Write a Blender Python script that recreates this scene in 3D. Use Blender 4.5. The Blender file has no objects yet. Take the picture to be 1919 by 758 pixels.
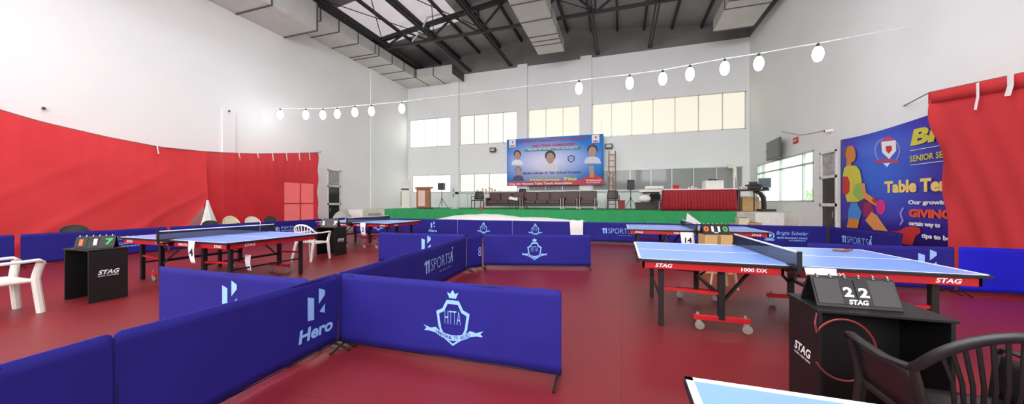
import bpy, bmesh, math, random
from mathutils import Matrix, Vector
random.seed(7)
PI = math.pi
C = bpy.context.scene.collection
CAM_Z = 1.37
YAW = math.radians(18.1)
F, CX, CY = 627.0, 959.5, 379.5
SN, CS = math.sin(YAW), math.cos(YAW)

# ---- sight-line helpers: a direction seen in the photo met with a plane of the hall
def _d(px, py):
    u, v = (px - CX) / F, (CY - py) / F
    return (-SN + u * CS, CS + u * SN, v)
def atY(px, py, Y):
    d = _d(px, py); t = Y / d[1]; return Vector((d[0] * t, Y, CAM_Z + d[2] * t))
def atX(px, py, X):
    d = _d(px, py); t = X / d[0]; return Vector((X, d[1] * t, CAM_Z + d[2] * t))
def atZ(px, py, z):
    d = _d(px, py); t = (z - CAM_Z) / d[2]; return Vector((d[0] * t, d[1] * t, z))

# ---- materials
def lin(c):
    return tuple(((x / 255) / 12.92 if x <= 10 else (((x / 255) + .055) / 1.055) ** 2.4) for x in c)
MATS = {}
def mat(name, rgb, rough=.6, metal=0., var=.08, scale=6., spec=.5, bump=0.):
    if name in MATS: return MATS[name]
    m = bpy.data.materials.new(name); m.use_nodes = True
    nt = m.node_tree; b = nt.nodes['Principled BSDF']
    c = lin(rgb)
    tc = nt.nodes.new('ShaderNodeTexCoord'); n = nt.nodes.new('ShaderNodeTexNoise')
    n.inputs['Scale'].default_value = scale; n.inputs['Detail'].default_value = 4
    nt.links.new(tc.outputs['Object'], n.inputs['Vector'])
    r = nt.nodes.new('ShaderNodeValToRGB')
    r.color_ramp.elements[0].position = .3; r.color_ramp.elements[1].position = .7
    r.color_ramp.elements[0].color = tuple(x * (1 - var) for x in c) + (1,)
    r.color_ramp.elements[1].color = tuple(min(1, x * (1 + var)) for x in c) + (1,)
    nt.links.new(n.outputs['Fac'], r.inputs['Fac'])
    nt.links.new(r.outputs['Color'], b.inputs['Base Color'])
    b.inputs['Roughness'].default_value = rough; b.inputs['Metallic'].default_value = metal
    b.inputs['Specular IOR Level'].default_value = spec
    if bump:
        bp = nt.nodes.new('ShaderNodeBump'); bp.inputs['Strength'].default_value = bump
        bp.inputs['Distance'].default_value = .01
        nt.links.new(n.outputs['Fac'], bp.inputs['Height']); nt.links.new(bp.outputs['Normal'], b.inputs['Normal'])
    MATS[name] = m; return m
def emit(name, rgb, s):
    if name in MATS: return MATS[name]
    m = mat(name, rgb, .3); b = m.node_tree.nodes['Principled BSDF']
    [n for n in m.node_tree.nodes if n.type == 'VALTORGB'][0].color_ramp.elements[0].color = (.12, .12, .12, 1); [n for n in m.node_tree.nodes if n.type == 'VALTORGB'][0].color_ramp.elements[1].color = (.12, .12, .12, 1)
    b.inputs['Emission Color'].default_value = lin(rgb) + (1,); b.inputs['Emission Strength'].default_value = s
    return m
def cloth(name, rgb, trans=.25, clear=0., var=.06, scale=3.):
    if name in MATS: return MATS[name]
    m = mat(name, rgb, .9, var=var, scale=scale, spec=.15); nt = m.node_tree; b = nt.nodes['Principled BSDF']
    ramp = [n for n in nt.nodes if n.type == 'VALTORGB'][0]
    out = nt.nodes['Material Output']
    tl = nt.nodes.new('ShaderNodeBsdfTranslucent'); nt.links.new(ramp.outputs['Color'], tl.inputs['Color'])
    mx = nt.nodes.new('ShaderNodeMixShader'); mx.inputs[0].default_value = trans
    nt.links.new(b.outputs[0], mx.inputs[1]); nt.links.new(tl.outputs[0], mx.inputs[2])
    last = mx
    if clear:
        tr = nt.nodes.new('ShaderNodeBsdfTransparent'); tr.inputs[0].default_value = (1, .35, .35, 1)
        m2 = nt.nodes.new('ShaderNodeMixShader'); m2.inputs[0].default_value = clear
        nt.links.new(last.outputs[0], m2.inputs[1]); nt.links.new(tr.outputs[0], m2.inputs[2]); last = m2
    nt.links.new(last.outputs[0], out.inputs[0]); return m
def seethrough(name, rgb, amount, rough=.1):
    if name in MATS: return MATS[name]
    m = mat(name, rgb, rough); nt = m.node_tree; b = nt.nodes['Principled BSDF']; out = nt.nodes['Material Output']
    tr = nt.nodes.new('ShaderNodeBsdfTransparent'); mx = nt.nodes.new('ShaderNodeMixShader')
    mx.inputs[0].default_value = amount
    nt.links.new(b.outputs[0], mx.inputs[1]); nt.links.new(tr.outputs[0], mx.inputs[2]); nt.links.new(mx.outputs[0], out.inputs[0])
    return m

# ---- mesh collector
TXT = {}
def text_geo(s, bold=0., shear=0.):
    k = (s, bold, shear)
    if k not in TXT:
        cu = bpy.data.curves.new('t', 'FONT'); cu.body = s; cu.size = 1; cu.offset = bold; cu.shear = shear
        cu.resolution_u = 3
        o = bpy.data.objects.new('t', cu); C.objects.link(o)
        dg = bpy.context.evaluated_depsgraph_get(); e = o.evaluated_get(dg); me = e.to_mesh()
        v = [tuple(x.co)[:2] for x in me.vertices]; f = [tuple(p.vertices) for p in me.polygons]
        e.to_mesh_clear(); bpy.data.objects.remove(o); bpy.data.curves.remove(cu)
        x0, x1 = min(p[0] for p in v), max(p[0] for p in v); y0, y1 = min(p[1] for p in v), max(p[1] for p in v)
        TXT[k] = ([(p[0] - (x0 + x1) / 2, p[1] - (y0 + y1) / 2) for p in v], f, x1 - x0, y1 - y0)
    return TXT[k]

class MB:
    def __init__(s): s.v, s.f, s.m, s.mi = [], [], [], 0; s.T = Matrix(); s.fn = None
    def add(s, vs, fs, M=None):
        b = len(s.v); T = s.T @ M if M is not None else s.T
        for p in vs:
            q = T @ Vector(p)
            s.v.append(tuple(s.fn(q)) if s.fn else tuple(q))
        for f in fs: s.f.append(tuple(b + i for i in f)); s.m.append(s.mi)
        return s
    def box(s, c, d, M=None):
        x, y, z = (k / 2 for k in d); a, b, e = c
        vs = [(a + i * x, b + j * y, e + k * z) for i in (-1, 1) for j in (-1, 1) for k in (-1, 1)]
        return s.add(vs, [(0, 1, 3, 2), (4, 6, 7, 5), (0, 4, 5, 1), (2, 3, 7, 6), (0, 2, 6, 4), (1, 5, 7, 3)], M)
    def b2(s, lo, hi, M=None):
        return s.box([(p + q) / 2 for p, q in zip(lo, hi)], [abs(q - p) for p, q in zip(lo, hi)], M)
    def path(s, pts, r, n=8, ry=None, closed=False, M=None, up=(0, 0, 1)):
        """swept tube; r = radius (or list), ry = second half-axis for flat strips"""
        P = [Vector(p) for p in pts]; N = len(P); vs, fs = [], []
        for i, p in enumerate(P):
            if closed: t = P[(i + 1) % N] - P[i - 1]
            else: t = P[min(i + 1, N - 1)] - P[max(i - 1, 0)]
            t.normalize(); u = Vector(up)
            if abs(t.dot(u)) > .97: u = Vector((1, 0, 0)) if abs(t.x) < .9 else Vector((0, 1, 0))
            a = t.cross(u).normalized(); b = a.cross(t)
            rr = r[i] if isinstance(r, (list, tuple)) else r; r2 = rr if ry is None else ry
            for k in range(n):
                th = 2 * PI * (k + .5) / n
                vs.append(p + a * math.cos(th) * rr + b * math.sin(th) * r2)
        for i in range(N if closed else N - 1):
            j = (i + 1) % N
            for k in range(n):
                l = (k + 1) % n; fs.append((i * n + k, i * n + l, j * n + l, j * n + k))
        if not closed:
            fs.append(tuple(range(n))[::-1]); fs.append(tuple((N - 1) * n + k for k in range(n)))
        return s.add(vs, fs, M)
    def bar(s, a, b, w, h=None, M=None):
        k = 2 ** .5
        return s.path([a, b], w / 2 * k, 4, (h or w) / 2 * k, M=M)
    def lathe(s, prof, n=16, M=None):
        vs, fs = [], []
        for r, z in prof:
            for k in range(n): vs.append((r * math.cos(2 * PI * k / n), r * math.sin(2 * PI * k / n), z))
        for i in range(len(prof) - 1):
            for k in range(n):
                l = (k + 1) % n; fs.append((i * n + k, i * n + l, (i + 1) * n + l, (i + 1) * n + k))
        fs.append(tuple(range(n))[::-1]); fs.append(tuple((len(prof) - 1) * n + k for k in range(n)))
        return s.add(vs, fs, M)
    def poly(s, pts, M=None): return s.add([(x, y, 0) for x, y in pts], [tuple(range(len(pts)))], M)
    def prism(s, pts, h, M=None):
        n = len(pts); vs = [(x, y, 0) for x, y in pts] + [(x, y, h) for x, y in pts]
        return s.add(vs, [tuple(range(n))[::-1], tuple(range(n, 2 * n))] + [(i, (i + 1) % n, n + (i + 1) % n, n + i) for i in range(n)], M)
    def ring(s, out, inn, M=None):
        n = len(out)
        return s.add([(x, y, 0) for x, y in out + inn], [(i, (i + 1) % n, n + (i + 1) % n, n + i) for i in range(n)], M)
    def text(s, t, x, y, h=None, w=None, bold=0., shear=0., M=None):
        v, f, tw, th = text_geo(t, bold, shear)
        if h is None: h = w * th / tw
        if w is None: w = tw * h / th
        return s.add([(x + p[0] * w / tw, y + p[1] * h / th, 0) for p in v], f, M)
    def disc(s, x, y, r, ry=None, n=20, M=None):
        return s.poly([(x + r * math.cos(2 * PI * k / n), y + (ry or r) * math.sin(2 * PI * k / n)) for k in range(n)], M)
    def grid(s, fn, nu, nv, M=None):
        vs = [fn(i / nu, j / nv) for i in range(nu + 1) for j in range(nv + 1)]
        w = nv + 1
        return s.add(vs, [(i * w + j, (i + 1) * w + j, (i + 1) * w + j + 1, i * w + j + 1) for i in range(nu) for j in range(nv)], M)
    def build(s, name, mats, parent=None, smooth=False, bevel=0., solid=0., sub=0):
        me = bpy.data.meshes.new(name); me.from_pydata(s.v, [], s.f); me.update()
        for m in (mats if isinstance(mats, (list, tuple)) else [mats]): me.materials.append(m)
        me.polygons.foreach_set('material_index', s.m)
        if smooth:
            me.polygons.foreach_set('use_smooth', [True] * len(s.f))
            try: me.set_sharp_from_angle(angle=math.radians(40))
            except Exception: pass
        o = bpy.data.objects.new(name, me); C.objects.link(o)
        if parent is not None: o.parent = parent
        if solid:
            md = o.modifiers.new('thickness', 'SOLIDIFY'); md.thickness = solid; md.offset = 0
        if bevel:
            md = o.modifiers.new('round', 'BEVEL'); md.width = bevel; md.segments = 2; md.limit_method = 'ANGLE'
        if sub:
            md = o.modifiers.new('smooth', 'SUBSURF'); md.levels = sub; md.render_levels = sub
        return o
def ob(name, f, mats, parent=None, **k):
    m = MB(); f(m); return m.build(name, mats, parent, **k)
def tag(o, label, cat, group=None, kind=None):
    if label: o['label'] = label
    if cat: o['category'] = cat
    if group: o['group'] = group
    if kind: o['kind'] = kind
    return o
def thing(name, label, cat, loc=(0, 0, 0), rz=0., group=None):
    o = bpy.data.objects.new(name, None); C.objects.link(o); o.location = loc; o.rotation_euler = (0, 0, rz)
    o.empty_display_size = .1
    return tag(o, label, cat, group)
def struct(o): o['kind'] = 'structure'; return o
def kids(o): return [c for c in list(C.objects) if c.parent == o]
def dup(root, loc, rz=0., label=None, group=None):
    r = root.copy(); C.objects.link(r); r.location = loc; r.rotation_euler = (0, 0, rz)
    if label: r['label'] = label
    if group: r['group'] = group
    for ch in kids(root):
        c = ch.copy(); C.objects.link(c); c.parent = r
        for g in kids(ch):
            d = g.copy(); C.objects.link(d); d.parent = c
    return r
ORD = ['first', 'second', 'third', 'fourth', 'fifth', 'sixth', 'seventh', 'eighth', 'ninth', 'tenth', 'eleventh', 'twelfth', 'thirteenth', 'fourteenth', 'fifteenth']
def RX(a): return Matrix.Rotation(a, 4, 'X')
def RY(a): return Matrix.Rotation(a, 4, 'Y')
def RZ(a): return Matrix.Rotation(a, 4, 'Z')
def TR(*p): return Matrix.Translation(p if len(p) == 3 else p[0])
FRONT = RX(PI / 2)            # drawing plane (x, y) -> upright plane (x, z) seen from -y
def UP(x, y, z): return TR(x, y, z) @ FRONT

# ---- palette
WHITE_WALL = mat('white_wall_paint', (238, 239, 238), .55, var=.02, scale=.6)
GREY_WALL = mat('bare_cement_render', (118, 118, 115), .9, var=.12, scale=1.2)
GREY_TRIM = mat('pale_grey_paint', (214, 215, 214), .6, var=.03)
ALU = mat('window_aluminium', (205, 205, 200), .4, .3, var=.03)
BARRIER = mat('blue_barrier_cloth', (36, 30, 124), .75, var=.10, scale=2.5, spec=.25)
BRIGHT_BLUE = mat('bright_blue_cloth', (18, 22, 190), .7, var=.08, spec=.3)
LOGO = mat('pale_blue_print', (150, 195, 250), .7, var=.03)
LOGO_DARK = mat('navy_print', (40, 36, 130), .7, var=.03)
BLACK = mat('black_powder_coat', (22, 20, 22), .45, var=.1)
BLACK_PL = mat('black_plastic', (34, 30, 31), .35, var=.1)
RED_STEEL = mat('red_painted_steel', (190, 24, 32), .4, var=.06)
TABLE_BLUE = mat('blue_table_coating', (128, 166, 241), .3, var=.02, scale=2, spec=.6)
def glow_print(name, edge, mid, c, r, rough=.5):
    m = mat(name, edge, rough); nt = m.node_tree; b = nt.nodes['Principled BSDF']
    ramp = [n for n in nt.nodes if n.type == 'VALTORGB'][0]; t = [n for n in nt.nodes if n.type == 'TEX_COORD'][0]
    mp = nt.nodes.new('ShaderNodeMapping'); mp.vector_type = 'TEXTURE'; mp.inputs['Location'].default_value = c; mp.inputs['Scale'].default_value = r
    g = nt.nodes.new('ShaderNodeTexGradient'); g.gradient_type = 'SPHERICAL'
    nt.links.new(t.outputs['Object'], mp.inputs['Vector']); nt.links.new(mp.outputs['Vector'], g.inputs['Vector']); nt.links.new(g.outputs['Fac'], ramp.inputs['Fac'])
    e = ramp.color_ramp.elements; e[0].position = 0; e[1].position = .8; e[0].color = lin(edge) + (1,); e[1].color = lin(mid) + (1,)
    return m
WHITE_LINE = mat('white_line_paint', (245, 245, 245), .5, var=.02)
WHITE_PL = mat('white_plastic', (232, 228, 218), .4, var=.03)
CREAM_PL = mat('cream_plastic', (225, 214, 180), .4, var=.03)
CHROME = mat('chrome', (200, 200, 200), .2, 1., var=.02)
STEEL = mat('galvanised_duct_sheet', (205, 203, 198), .5, .25, var=.06, scale=2.)
DARK_STEEL = mat('dark_roof_steel', (44, 42, 44), .6, .2, var=.15)
GREEN = mat('green_carpet', (60, 156, 96), .95, var=.08, scale=3, spec=.1, bump=.2)
CURTAIN = cloth('red_curtain_cloth', (228, 72, 76), .28, .0, var=.05, scale=1.2)
CURTAIN_THIN = cloth('thin_red_curtain_cloth', (214, 48, 56), .22, .16, var=.08, scale=1.2)
WHITE_CLOTH = mat('white_cotton', (236, 234, 230), .9, var=.04, scale=4)
LEATHER = mat('brown_leatherette', (82, 56, 52), .45, var=.12)
WOOD = mat('brown_wood', (150, 92, 48), .5, var=.2, scale=8)
DARK_WOOD = mat('dark_wood', (52, 38, 34), .5, var=.15)
CARD = mat('brown_cardboard', (196, 160, 110), .85, var=.06)
MAROON = mat('maroon_table_skirt', (150, 18, 32), .7, var=.1)
PAPER = mat('white_paper', (246, 244, 246), .8, var=.02)
INK = mat('black_ink', (30, 28, 34), .8, var=.02)
ORANGE = mat('orange_digit_card', (245, 110, 40), .6, var=.03)
DGREEN = mat('green_digit_card', (50, 170, 80), .6, var=.03)
GLASS_DARK = mat('dark_door_glass', (20, 34, 30), .08, var=.05)
# ======================= the hall =======================
XL, XR, YB, YF = -14.2, 6.22, 20.0, -10.0
RIDGE_X = -4.0
def zroof(x): return 11.75 - .122 * abs(x - RIDGE_X)
def holed(m, u0, u1, z0, z1, holes, place):
    us = sorted({u0, u1} | {h[0] for h in holes} | {h[1] for h in holes})
    zs = sorted({z0, z1} | {h[2] for h in holes} | {h[3] for h in holes})
    for a, b in zip(us, us[1:]):
        for c, d in zip(zs, zs[1:]):
            mu, mz = (a + b) / 2, (c + d) / 2
            if any(h[0] < mu < h[1] and h[2] < mz < h[3] for h in holes): continue
            place(m, a, b, c, d)
# floor of red sports mats
fm = mat('red_sports_mat', (120, 28, 34), .42, var=.08, scale=.9, spec=.5)
nt = fm.node_tree; bs = nt.nodes['Principled BSDF']; rp = [n for n in nt.nodes if n.type == 'VALTORGB'][0]
br = nt.nodes.new('ShaderNodeTexBrick'); br.inputs['Scale'].default_value = 1.; br.offset = .0
br.inputs['Brick Width'].default_value = 9.; br.inputs['Row Height'].default_value = 1.8
br.inputs['Mortar Size'].default_value = .006; br.inputs['Mortar Smooth'].default_value = .3
tc = [n for n in nt.nodes if n.type == 'TEX_COORD'][0]; nt.links.new(tc.outputs['Object'], br.inputs['Vector'])
br.inputs['Color2'].default_value = (.93, .93, .93, 1); br.inputs['Color1'].default_value = (1, 1, 1, 1); br.inputs['Mortar'].default_value = (.72, .72, .72, 1)
mu = nt.nodes.new('ShaderNodeMix'); mu.data_type = 'RGBA'; mu.blend_type = 'MULTIPLY'; mu.inputs[0].default_value = 1
nt.links.new(rp.outputs['Color'], mu.inputs[6]); nt.links.new(br.outputs['Color'], mu.inputs[7]); nt.links.new(mu.outputs[2], bs.inputs['Base Color'])
struct(ob('floor', lambda m: m.b2((XL, YF, -.1), (XR, YB, 0)), fm))

def bx(px): return atY(px, 380, YB).x
UZ, LZ = (5.12, 7.08), (2.02, 3.22)
back_w = [('upper', 768, 845, UZ, [796, 820], 'bright'), ('upper', 862, 970, UZ, [889, 915, 943], 'cream'),
          ('upper', 990, 1087, UZ, [1023, 1055], 'cream2'), ('upper', 1110, 1398, UZ, [1146, 1184, 1224, 1265, 1309, 1354], 'cream2'),
          ('lower', 773, 845, LZ, [802], 'bright'), ('lower', 862, 970, LZ, [889, 917], 'cream'),
          ('lower', 990, 1087, LZ, [1022, 1054], 'grey'), ('lower', 1110, 1392, LZ, [1145, 1181, 1220, 1259, 1300, 1343], 'grey')]
holes = [(bx(a), bx(b), z[0], z[1]) for _, a, b, z, _, _ in back_w]
def wb(m):
    holed(m, XL, XR, 0, 9.8, holes, lambda m, a, b, c, d: m.b2((a, YB, c), (b, YB + .25, d)))
    m.mi = 1
    n = 12; xs = [XL + (XR - XL) * i / n for i in range(n + 1)]; xs = sorted(set(xs + [RIDGE_X]))
    m.prism([(XL, 9.8), (XR, 9.8), (XR, zroof(XR)), (RIDGE_X, zroof(RIDGE_X)), (XL, zroof(XL))], .25, UP(0, YB + .25, 0))
struct(ob('wall_back', wb, [WHITE_WALL, GREY_WALL]))
PANES = {'bright': emit('sunlit_frosted_pane', (255, 253, 248), 1.15), 'cream': emit('cream_lit_pane', (255, 243, 226), .58),
         'cream2': emit('pale_cream_lit_pane', (246, 238, 216), .50), 'grey': mat('grey_reflective_pane', (150, 152, 150), .06, var=.05, scale=1, spec=.22)}
def window(n, lo, hi, mull, pane, axis='x', thick=.05, trans=None, wallv=YB, sgn=1):
    """window lying in a wall; u runs along the wall"""
    (u0, z0), (u1, z1) = lo, hi
    def P(u, v, z): return (u, v, z) if axis == 'x' else (v, u, z)
    fr = MB()
    def seg(a, b, c, d, w=.05): fr.b2(P(a, wallv - .01 * sgn, c), P(b, wallv + .09 * sgn, d))
    seg(u0, u1, z0, z0 + .05); seg(u0, u1, z1 - .05, z1); seg(u0, u0 + .05, z0, z1); seg(u1 - .05, u1, z0, z1)
    for k in mull: seg(k - .022, k + .022, z0, z1)
    if trans: seg(u0, u1, trans - .03, trans + .03)
    o = struct(fr.build('window_%d' % n, ALU))
    cuts = [u0] + list(mull) + [u1]
    for a, b in zip(cuts, cuts[1:]):
        ob('pane', lambda m: m.b2(P(a, wallv + .04 * sgn, z0 + .02), P(b, wallv + .05 * sgn, z1 - .02)), pane, o)
    return o
for i, (_, a, b, z, ml, p) in enumerate(back_w):
    window(i + 1, (bx(a), z[0]), (bx(b), z[1]), [bx(q) for q in ml], PANES[p])
# dim room behind the grey reflecting glass is closed off by the panes themselves
for i, (a, b) in enumerate([(846, 861), (971, 989), (1088, 1109)]):
    struct(ob('trim_%d' % (i + 1), lambda m: m.b2((bx(a), YB - .16, 0), (bx(b), YB, 9.9)), WHITE_WALL))
struct(ob('trim_4', lambda m: m.b2((bx(862), YB - .14, 1.96), (bx(1392), YB, 2.01)), GREY_TRIM))
# left wall with window behind the curtain
lw = (10.9, 12.5, .35, 2.3); ld = (13.25, 14.1, 0, 3.05)
def wl(m):
    holed(m, YF, YB, 0, 9.8, [lw, ld], lambda m, a, b, c, d: m.b2((XL - .25, a, c), (XL, b, d)))
    m.mi = 1; m.b2((XL - .25, YF, 9.8), (XL, YB, zroof(XL)))
struct(ob('wall_left', wl, [WHITE_WALL, GREY_WALL]))
window(9, (lw[0], lw[2]), (lw[1], lw[3]), [11.75], PANES['bright'], 'y', wallv=XL, sgn=-1, trans=1.3)
struct(ob('trim_5', lambda m: m.b2((XL, 16.3, 0), (XL + .05, 16.9, 9.3)), WHITE_WALL))
yq = atX(428, 210, XL).y; struct(ob('trim_6', lambda m: m.b2((XL, yq - .22, 0), (XL + .05, yq + .22, atX(428, 209, XL).z)), WHITE_WALL))
# right wall
rw = (14.0, 19.0, 1.38, 3.15); rd = (12.72, 13.62, 0, 2.98)
def wr(m):
    holed(m, YF, YB, 0, 9.8, [rw, rd], lambda m, a, b, c, d: m.b2((XR, a, c), (XR + .25, b, d)))
    m.mi = 1; m.b2((XR, YF, 9.8), (XR + .25, YB, zroof(XR)))
struct(ob('wall_right', wr, [WHITE_WALL, GREY_WALL]))
CLEAR = seethrough('clear_window_glass', (205, 235, 235), .82, .05)
window(10, (rw[0], rw[2]), (rw[1], rw[3]), [14.75, 16.55, 18.3], CLEAR, 'y', wallv=XR, trans=2.72)
# unseen front wall behind the camera: glowing windows added to light the hall
fw = [(-13.0 + 3.9 * i, -13.0 + 3.9 * i + 3.3, 4.2, 8.2) for i in range(5)]
struct(ob('wall_front', lambda m: holed(m, XL, XR, 0, 11.8, fw, lambda m, a, b, c, d: m.b2((a, YF - .25, c), (b, YF, d))), WHITE_WALL))
FRONT_FILL = emit('front_fill_pane', (250, 253, 255), 6.5)
for i, h in enumerate(fw): window(11 + i, (h[0], h[2]), (h[1], h[3]), [(h[0] + h[1]) / 2], FRONT_FILL, wallv=YF, sgn=-1)  # added glowing windows, unseen, to light the hall

# doors: white frame, dark leaf with two panes, obscured transom
def door(n, x, y0, y1, ztop, zleaf, zmid, sgn, leaf):
    fr = MB(); t = .1
    def P(a, b, c, d, off0=-.02, off1=.1): fr.b2((x + sgn * off0, a, c), (x + sgn * off1, b, d))
    P(y0, y0 + .07, 0, ztop); P(y1 - .07, y1, 0, ztop); P(y0, y1, ztop - .06, ztop); P(y0, y1, zleaf, zleaf + .08); P(y0, y1, zmid - .05, zmid + .05)
    o = struct(fr.build('door_%d' % n, mat('white_door_frame', (226, 226, 222), .5)))
    ob('door_leaf', lambda m: m.b2((x + sgn * .03, y0 + .06, .02), (x + sgn * .07, y1 - .06, zleaf)), leaf, o)
    tm = MB(); tm.b2((x + sgn * .03, y0 + .06, zleaf + .07), (x + sgn * .05, y1 - .06, ztop - .05))
    tm.build('transom_pane', mat('patterned_transom_glass', (168, 165, 166), .5, var=.35, scale=9), o)
    ob('door_handle', lambda m: m.path([(x - sgn * .05, y0 + .12, zmid - .2), (x - sgn * .05, y0 + .12, zmid - .4)], .012), CHROME, o)
door(1, XL, ld[0], ld[1], ld[3], 2.15, 1.27, -1, GLASS_DARK)
door(2, XR, rd[0], rd[1], rd[3], 2.12, 1.28, 1, mat('dark_brown_door', (54, 42, 42), .4, var=.15))
# roof sheets
RS = mat('roof_sheet', (150, 146, 146), .5, .1, var=.12, scale=.8)
wv = RS.node_tree.nodes.new('ShaderNodeTexWave'); wv.inputs['Scale'].default_value = 1.6
bpn = RS.node_tree.nodes.new('ShaderNodeBump'); bpn.inputs['Strength'].default_value = .35
tcr = [n for n in RS.node_tree.nodes if n.type == 'TEX_COORD'][0]
RS.node_tree.links.new(tcr.outputs['Object'], wv.inputs['Vector']); RS.node_tree.links.new(wv.outputs['Fac'], bpn.inputs['Height'])
RS.node_tree.links.new(bpn.outputs['Normal'], RS.node_tree.nodes['Principled BSDF'].inputs['Normal'])
sky = (-12.9, -8.2, 12.6, 16.4)  # extent of the roof highlight, made as a glowing patch
def slope(m, x0, x1, y0, y1, t=.08):
    m.add([(x0, y0, zroof(x0)), (x1, y0, zroof(x1)), (x1, y1, zroof(x1)), (x0, y1, zroof(x0)),
           (x0, y0, zroof(x0) + t), (x1, y0, zroof(x1) + t), (x1, y1, zroof(x1) + t), (x0, y1, zroof(x0) + t)],
          [(0, 1, 2, 3), (7, 6, 5, 4), (0, 4, 5, 1), (1, 5, 6, 2), (2, 6, 7, 3), (3, 7, 4, 0)])
ROOF_FILL = [(-2.6, 2.6, -6.5, 7.6), (-11.4, -6.2, -6.5, 7.6)]
def roof(m):
    for a, b, c, d in [(RIDGE_X, -2.6, YF, YB), (2.6, XR, YF, YB), (-2.6, 2.6, YF, -6.5), (-2.6, 2.6, 7.6, YB)]: slope(m, a, b, c, d)
    for a, b, c, d in [(XL, sky[0], YF, 12.6), (XL, sky[0], 12.6, YB), (sky[0], sky[1], 7.6, sky[2]), (sky[0], sky[1], sky[3], YB), (sky[1], RIDGE_X, 7.6, YB), (sky[0], -11.4, YF, 7.6), (-11.4, -6.2, YF, -6.5), (-6.2, RIDGE_X, YF, 7.6)]: slope(m, a, b, c, d)
struct(ob('ceiling', roof, RS))
ROOF_GLOW = emit('roof_highlight_glow', (232, 222, 226), .34)
struct(ob('window_16', lambda m: slope(m, *sky), ROOF_GLOW))  # glow painted in for a highlight on the roof sheets, not a skylight

FILL_GLOW = emit('overhead_fill_glow', (248, 250, 252), 2.6)
for i, r_ in enumerate(ROOF_FILL): struct(ob('window_%d' % (17 + i), lambda m: slope(m, *r_), FILL_GLOW))  # unseen glowing roof panels, added to light the hall from above
# stage
SZ, SY = .98, 15.0
struct(ob('floor_stage', lambda m: m.b2((XL, SY, 0), (XR, YB, SZ)), mat('cement_stage', (196, 188, 178), .8, var=.08)))
CX0, CX1 = -12.1, 4.23
def carp(m):
    def f(u, v):
        x = CX0 + (CX1 - CX0) * u
        if v < .5: return (x, SY - .03 - .018 * math.sin(x * 5) * (1 - v * 2) - .01 * math.sin(x * 13.7) * (1 - v * 2), .02 + (SZ) * v * 2)
        return (x, SY - .03 + (v - .5) * 2 * 4.9, SZ + .02)
    m.grid(f, 200, 8)
tag(ob('stage_carpet', carp, GREEN, smooth=True, solid=.012), 'green carpet covering the stage top and hanging down its front', 'carpet')
# stairs beside the stage
def stair(label, x0, x1, rise_dir):
    t = thing('stage_stair', label, 'stairs', ((x0 + x1) / 2, SY - .6, 0))
    w = (x1 - x0) / 2
    ob('landing', lambda m: m.b2((-w, -.5, 0), (w, .59, SZ)), mat('white_cement', (232, 226, 218), .8), t, bevel=.01)
    m = MB()
    for k in range(4): m.b2((rise_dir * w, -.4, 0), (rise_dir * (w + .28 * (k + 1)), .5, SZ - .2 * (k + 1)))
    m.build('steps', mat('grey_step_cement', (186, 176, 164), .8), t, bevel=.008)
stair('white cement stair landing at the stage end by the dark brown door', 4.5, 5.35, -1)
stair('white cement stair landing at the stage end by the dark green door', -13.5, -12.6, 1)

# ---- ducts
def duct(label, loc, sections, seams):
    t = thing('air_duct', label, 'duct', loc)
    for lo, hi in sections: ob('duct_section', lambda m: m.b2(lo, hi), STEEL, t, bevel=.01)
    for lo, hi in seams: ob('flange', lambda m: m.b2(lo, hi), mat('duct_flange_steel', (92, 88, 86), .6, .3), t)
    return t
sect, seams = [], []
x0, x1, zb = 0, 1.7, 0.
sect = [((.02, 7.97, 0), (1.7, 15.4, .54)), ((.02, 15.4, 0), (4.35, 16.95, .54)), ((.02, -2, -.63), (1.9, 7.97, .54))]
seams = [((.01, y - .025, -.02), (1.72, y + .025, .555)) for y in (8.3, 9.3, 10.5, 11.7, 12.0, 13.1, 14.2, 15.3)]
seams += [((.01, y - .03, -.66), (1.93, y + .03, .555)) for y in (4.9, 6.0, 7.94)] + [((x - .025, 15.38, -.02), (x + .025, 16.96, .555)) for x in (1.75, 3.0, 4.33)]
duct('sheet-metal air duct along the left wall, turning along the back wall', (XL, 3.0, 9.3), sect, [s for s in seams])
for lab, xa, xb, ys in [('wide sheet-metal air duct hanging over the middle of the hall', -4.25, -2.85, (9.2, 11.0, 12.8, 14.2, 15.6, 16.1, 16.55, 17.6)),
                        ('sheet-metal air duct running along the right wall below the roof', 4.05, 5.65, (11.0, 13.4, 15.2, 15.8, 17.7))]:
    y1 = ys[-1]
    duct(lab, (xa, 2.0, 9.3), [((0, 0, 0), (xb - xa, y1 - 2, .54))], [((-.02, y - 2.025, -.02), (xb - xa + .02, y - 1.975, .555)) for y in ys])
# ---- trusses, runners and purlins
def truss(Y, label):
    t = thing('roof_truss', label, 'roof truss', (RIDGE_X, Y, 9.83), group='roof trusses')
    hw = 10.1; zt = lambda x: zroof(RIDGE_X + x) - .25 - 9.83
    def ch(name, a, b, w):
        m = MB(); m.bar(a, b, w, w); return m.build(name, DARK_STEEL, t)
    ch('bottom_chord', (-hw, 0, .1), (hw, 0, .1), .13)
    ch('top_chord', (-hw, 0, zt(-hw)), (0, 0, zt(0)), .2); ch('top_chord', (0, 0, zt(0)), (hw, 0, zt(hw)), .2)
    xs = [-8.6 + 2.87 * i for i in range(7)]
    for x in xs: ch('web_post', (x, 0, .1), (x, 0, zt(x)), .09)
    for i in range(6):
        a, b = xs[i], xs[i + 1]; mid = (a + b) / 2
        ch('web_diagonal', (a, .04, .12), (mid, .04, zt(mid)), .085); ch('web_diagonal', (mid, -.04, zt(mid)), (b, -.04, .12), .085)
truss(15.5, 'dark steel roof truss nearest the back wall'); truss(10.5, 'dark steel roof truss further from the back wall')
rxs = [-12.2, -9.4, -6.6, -1.3, 1.5]
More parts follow.
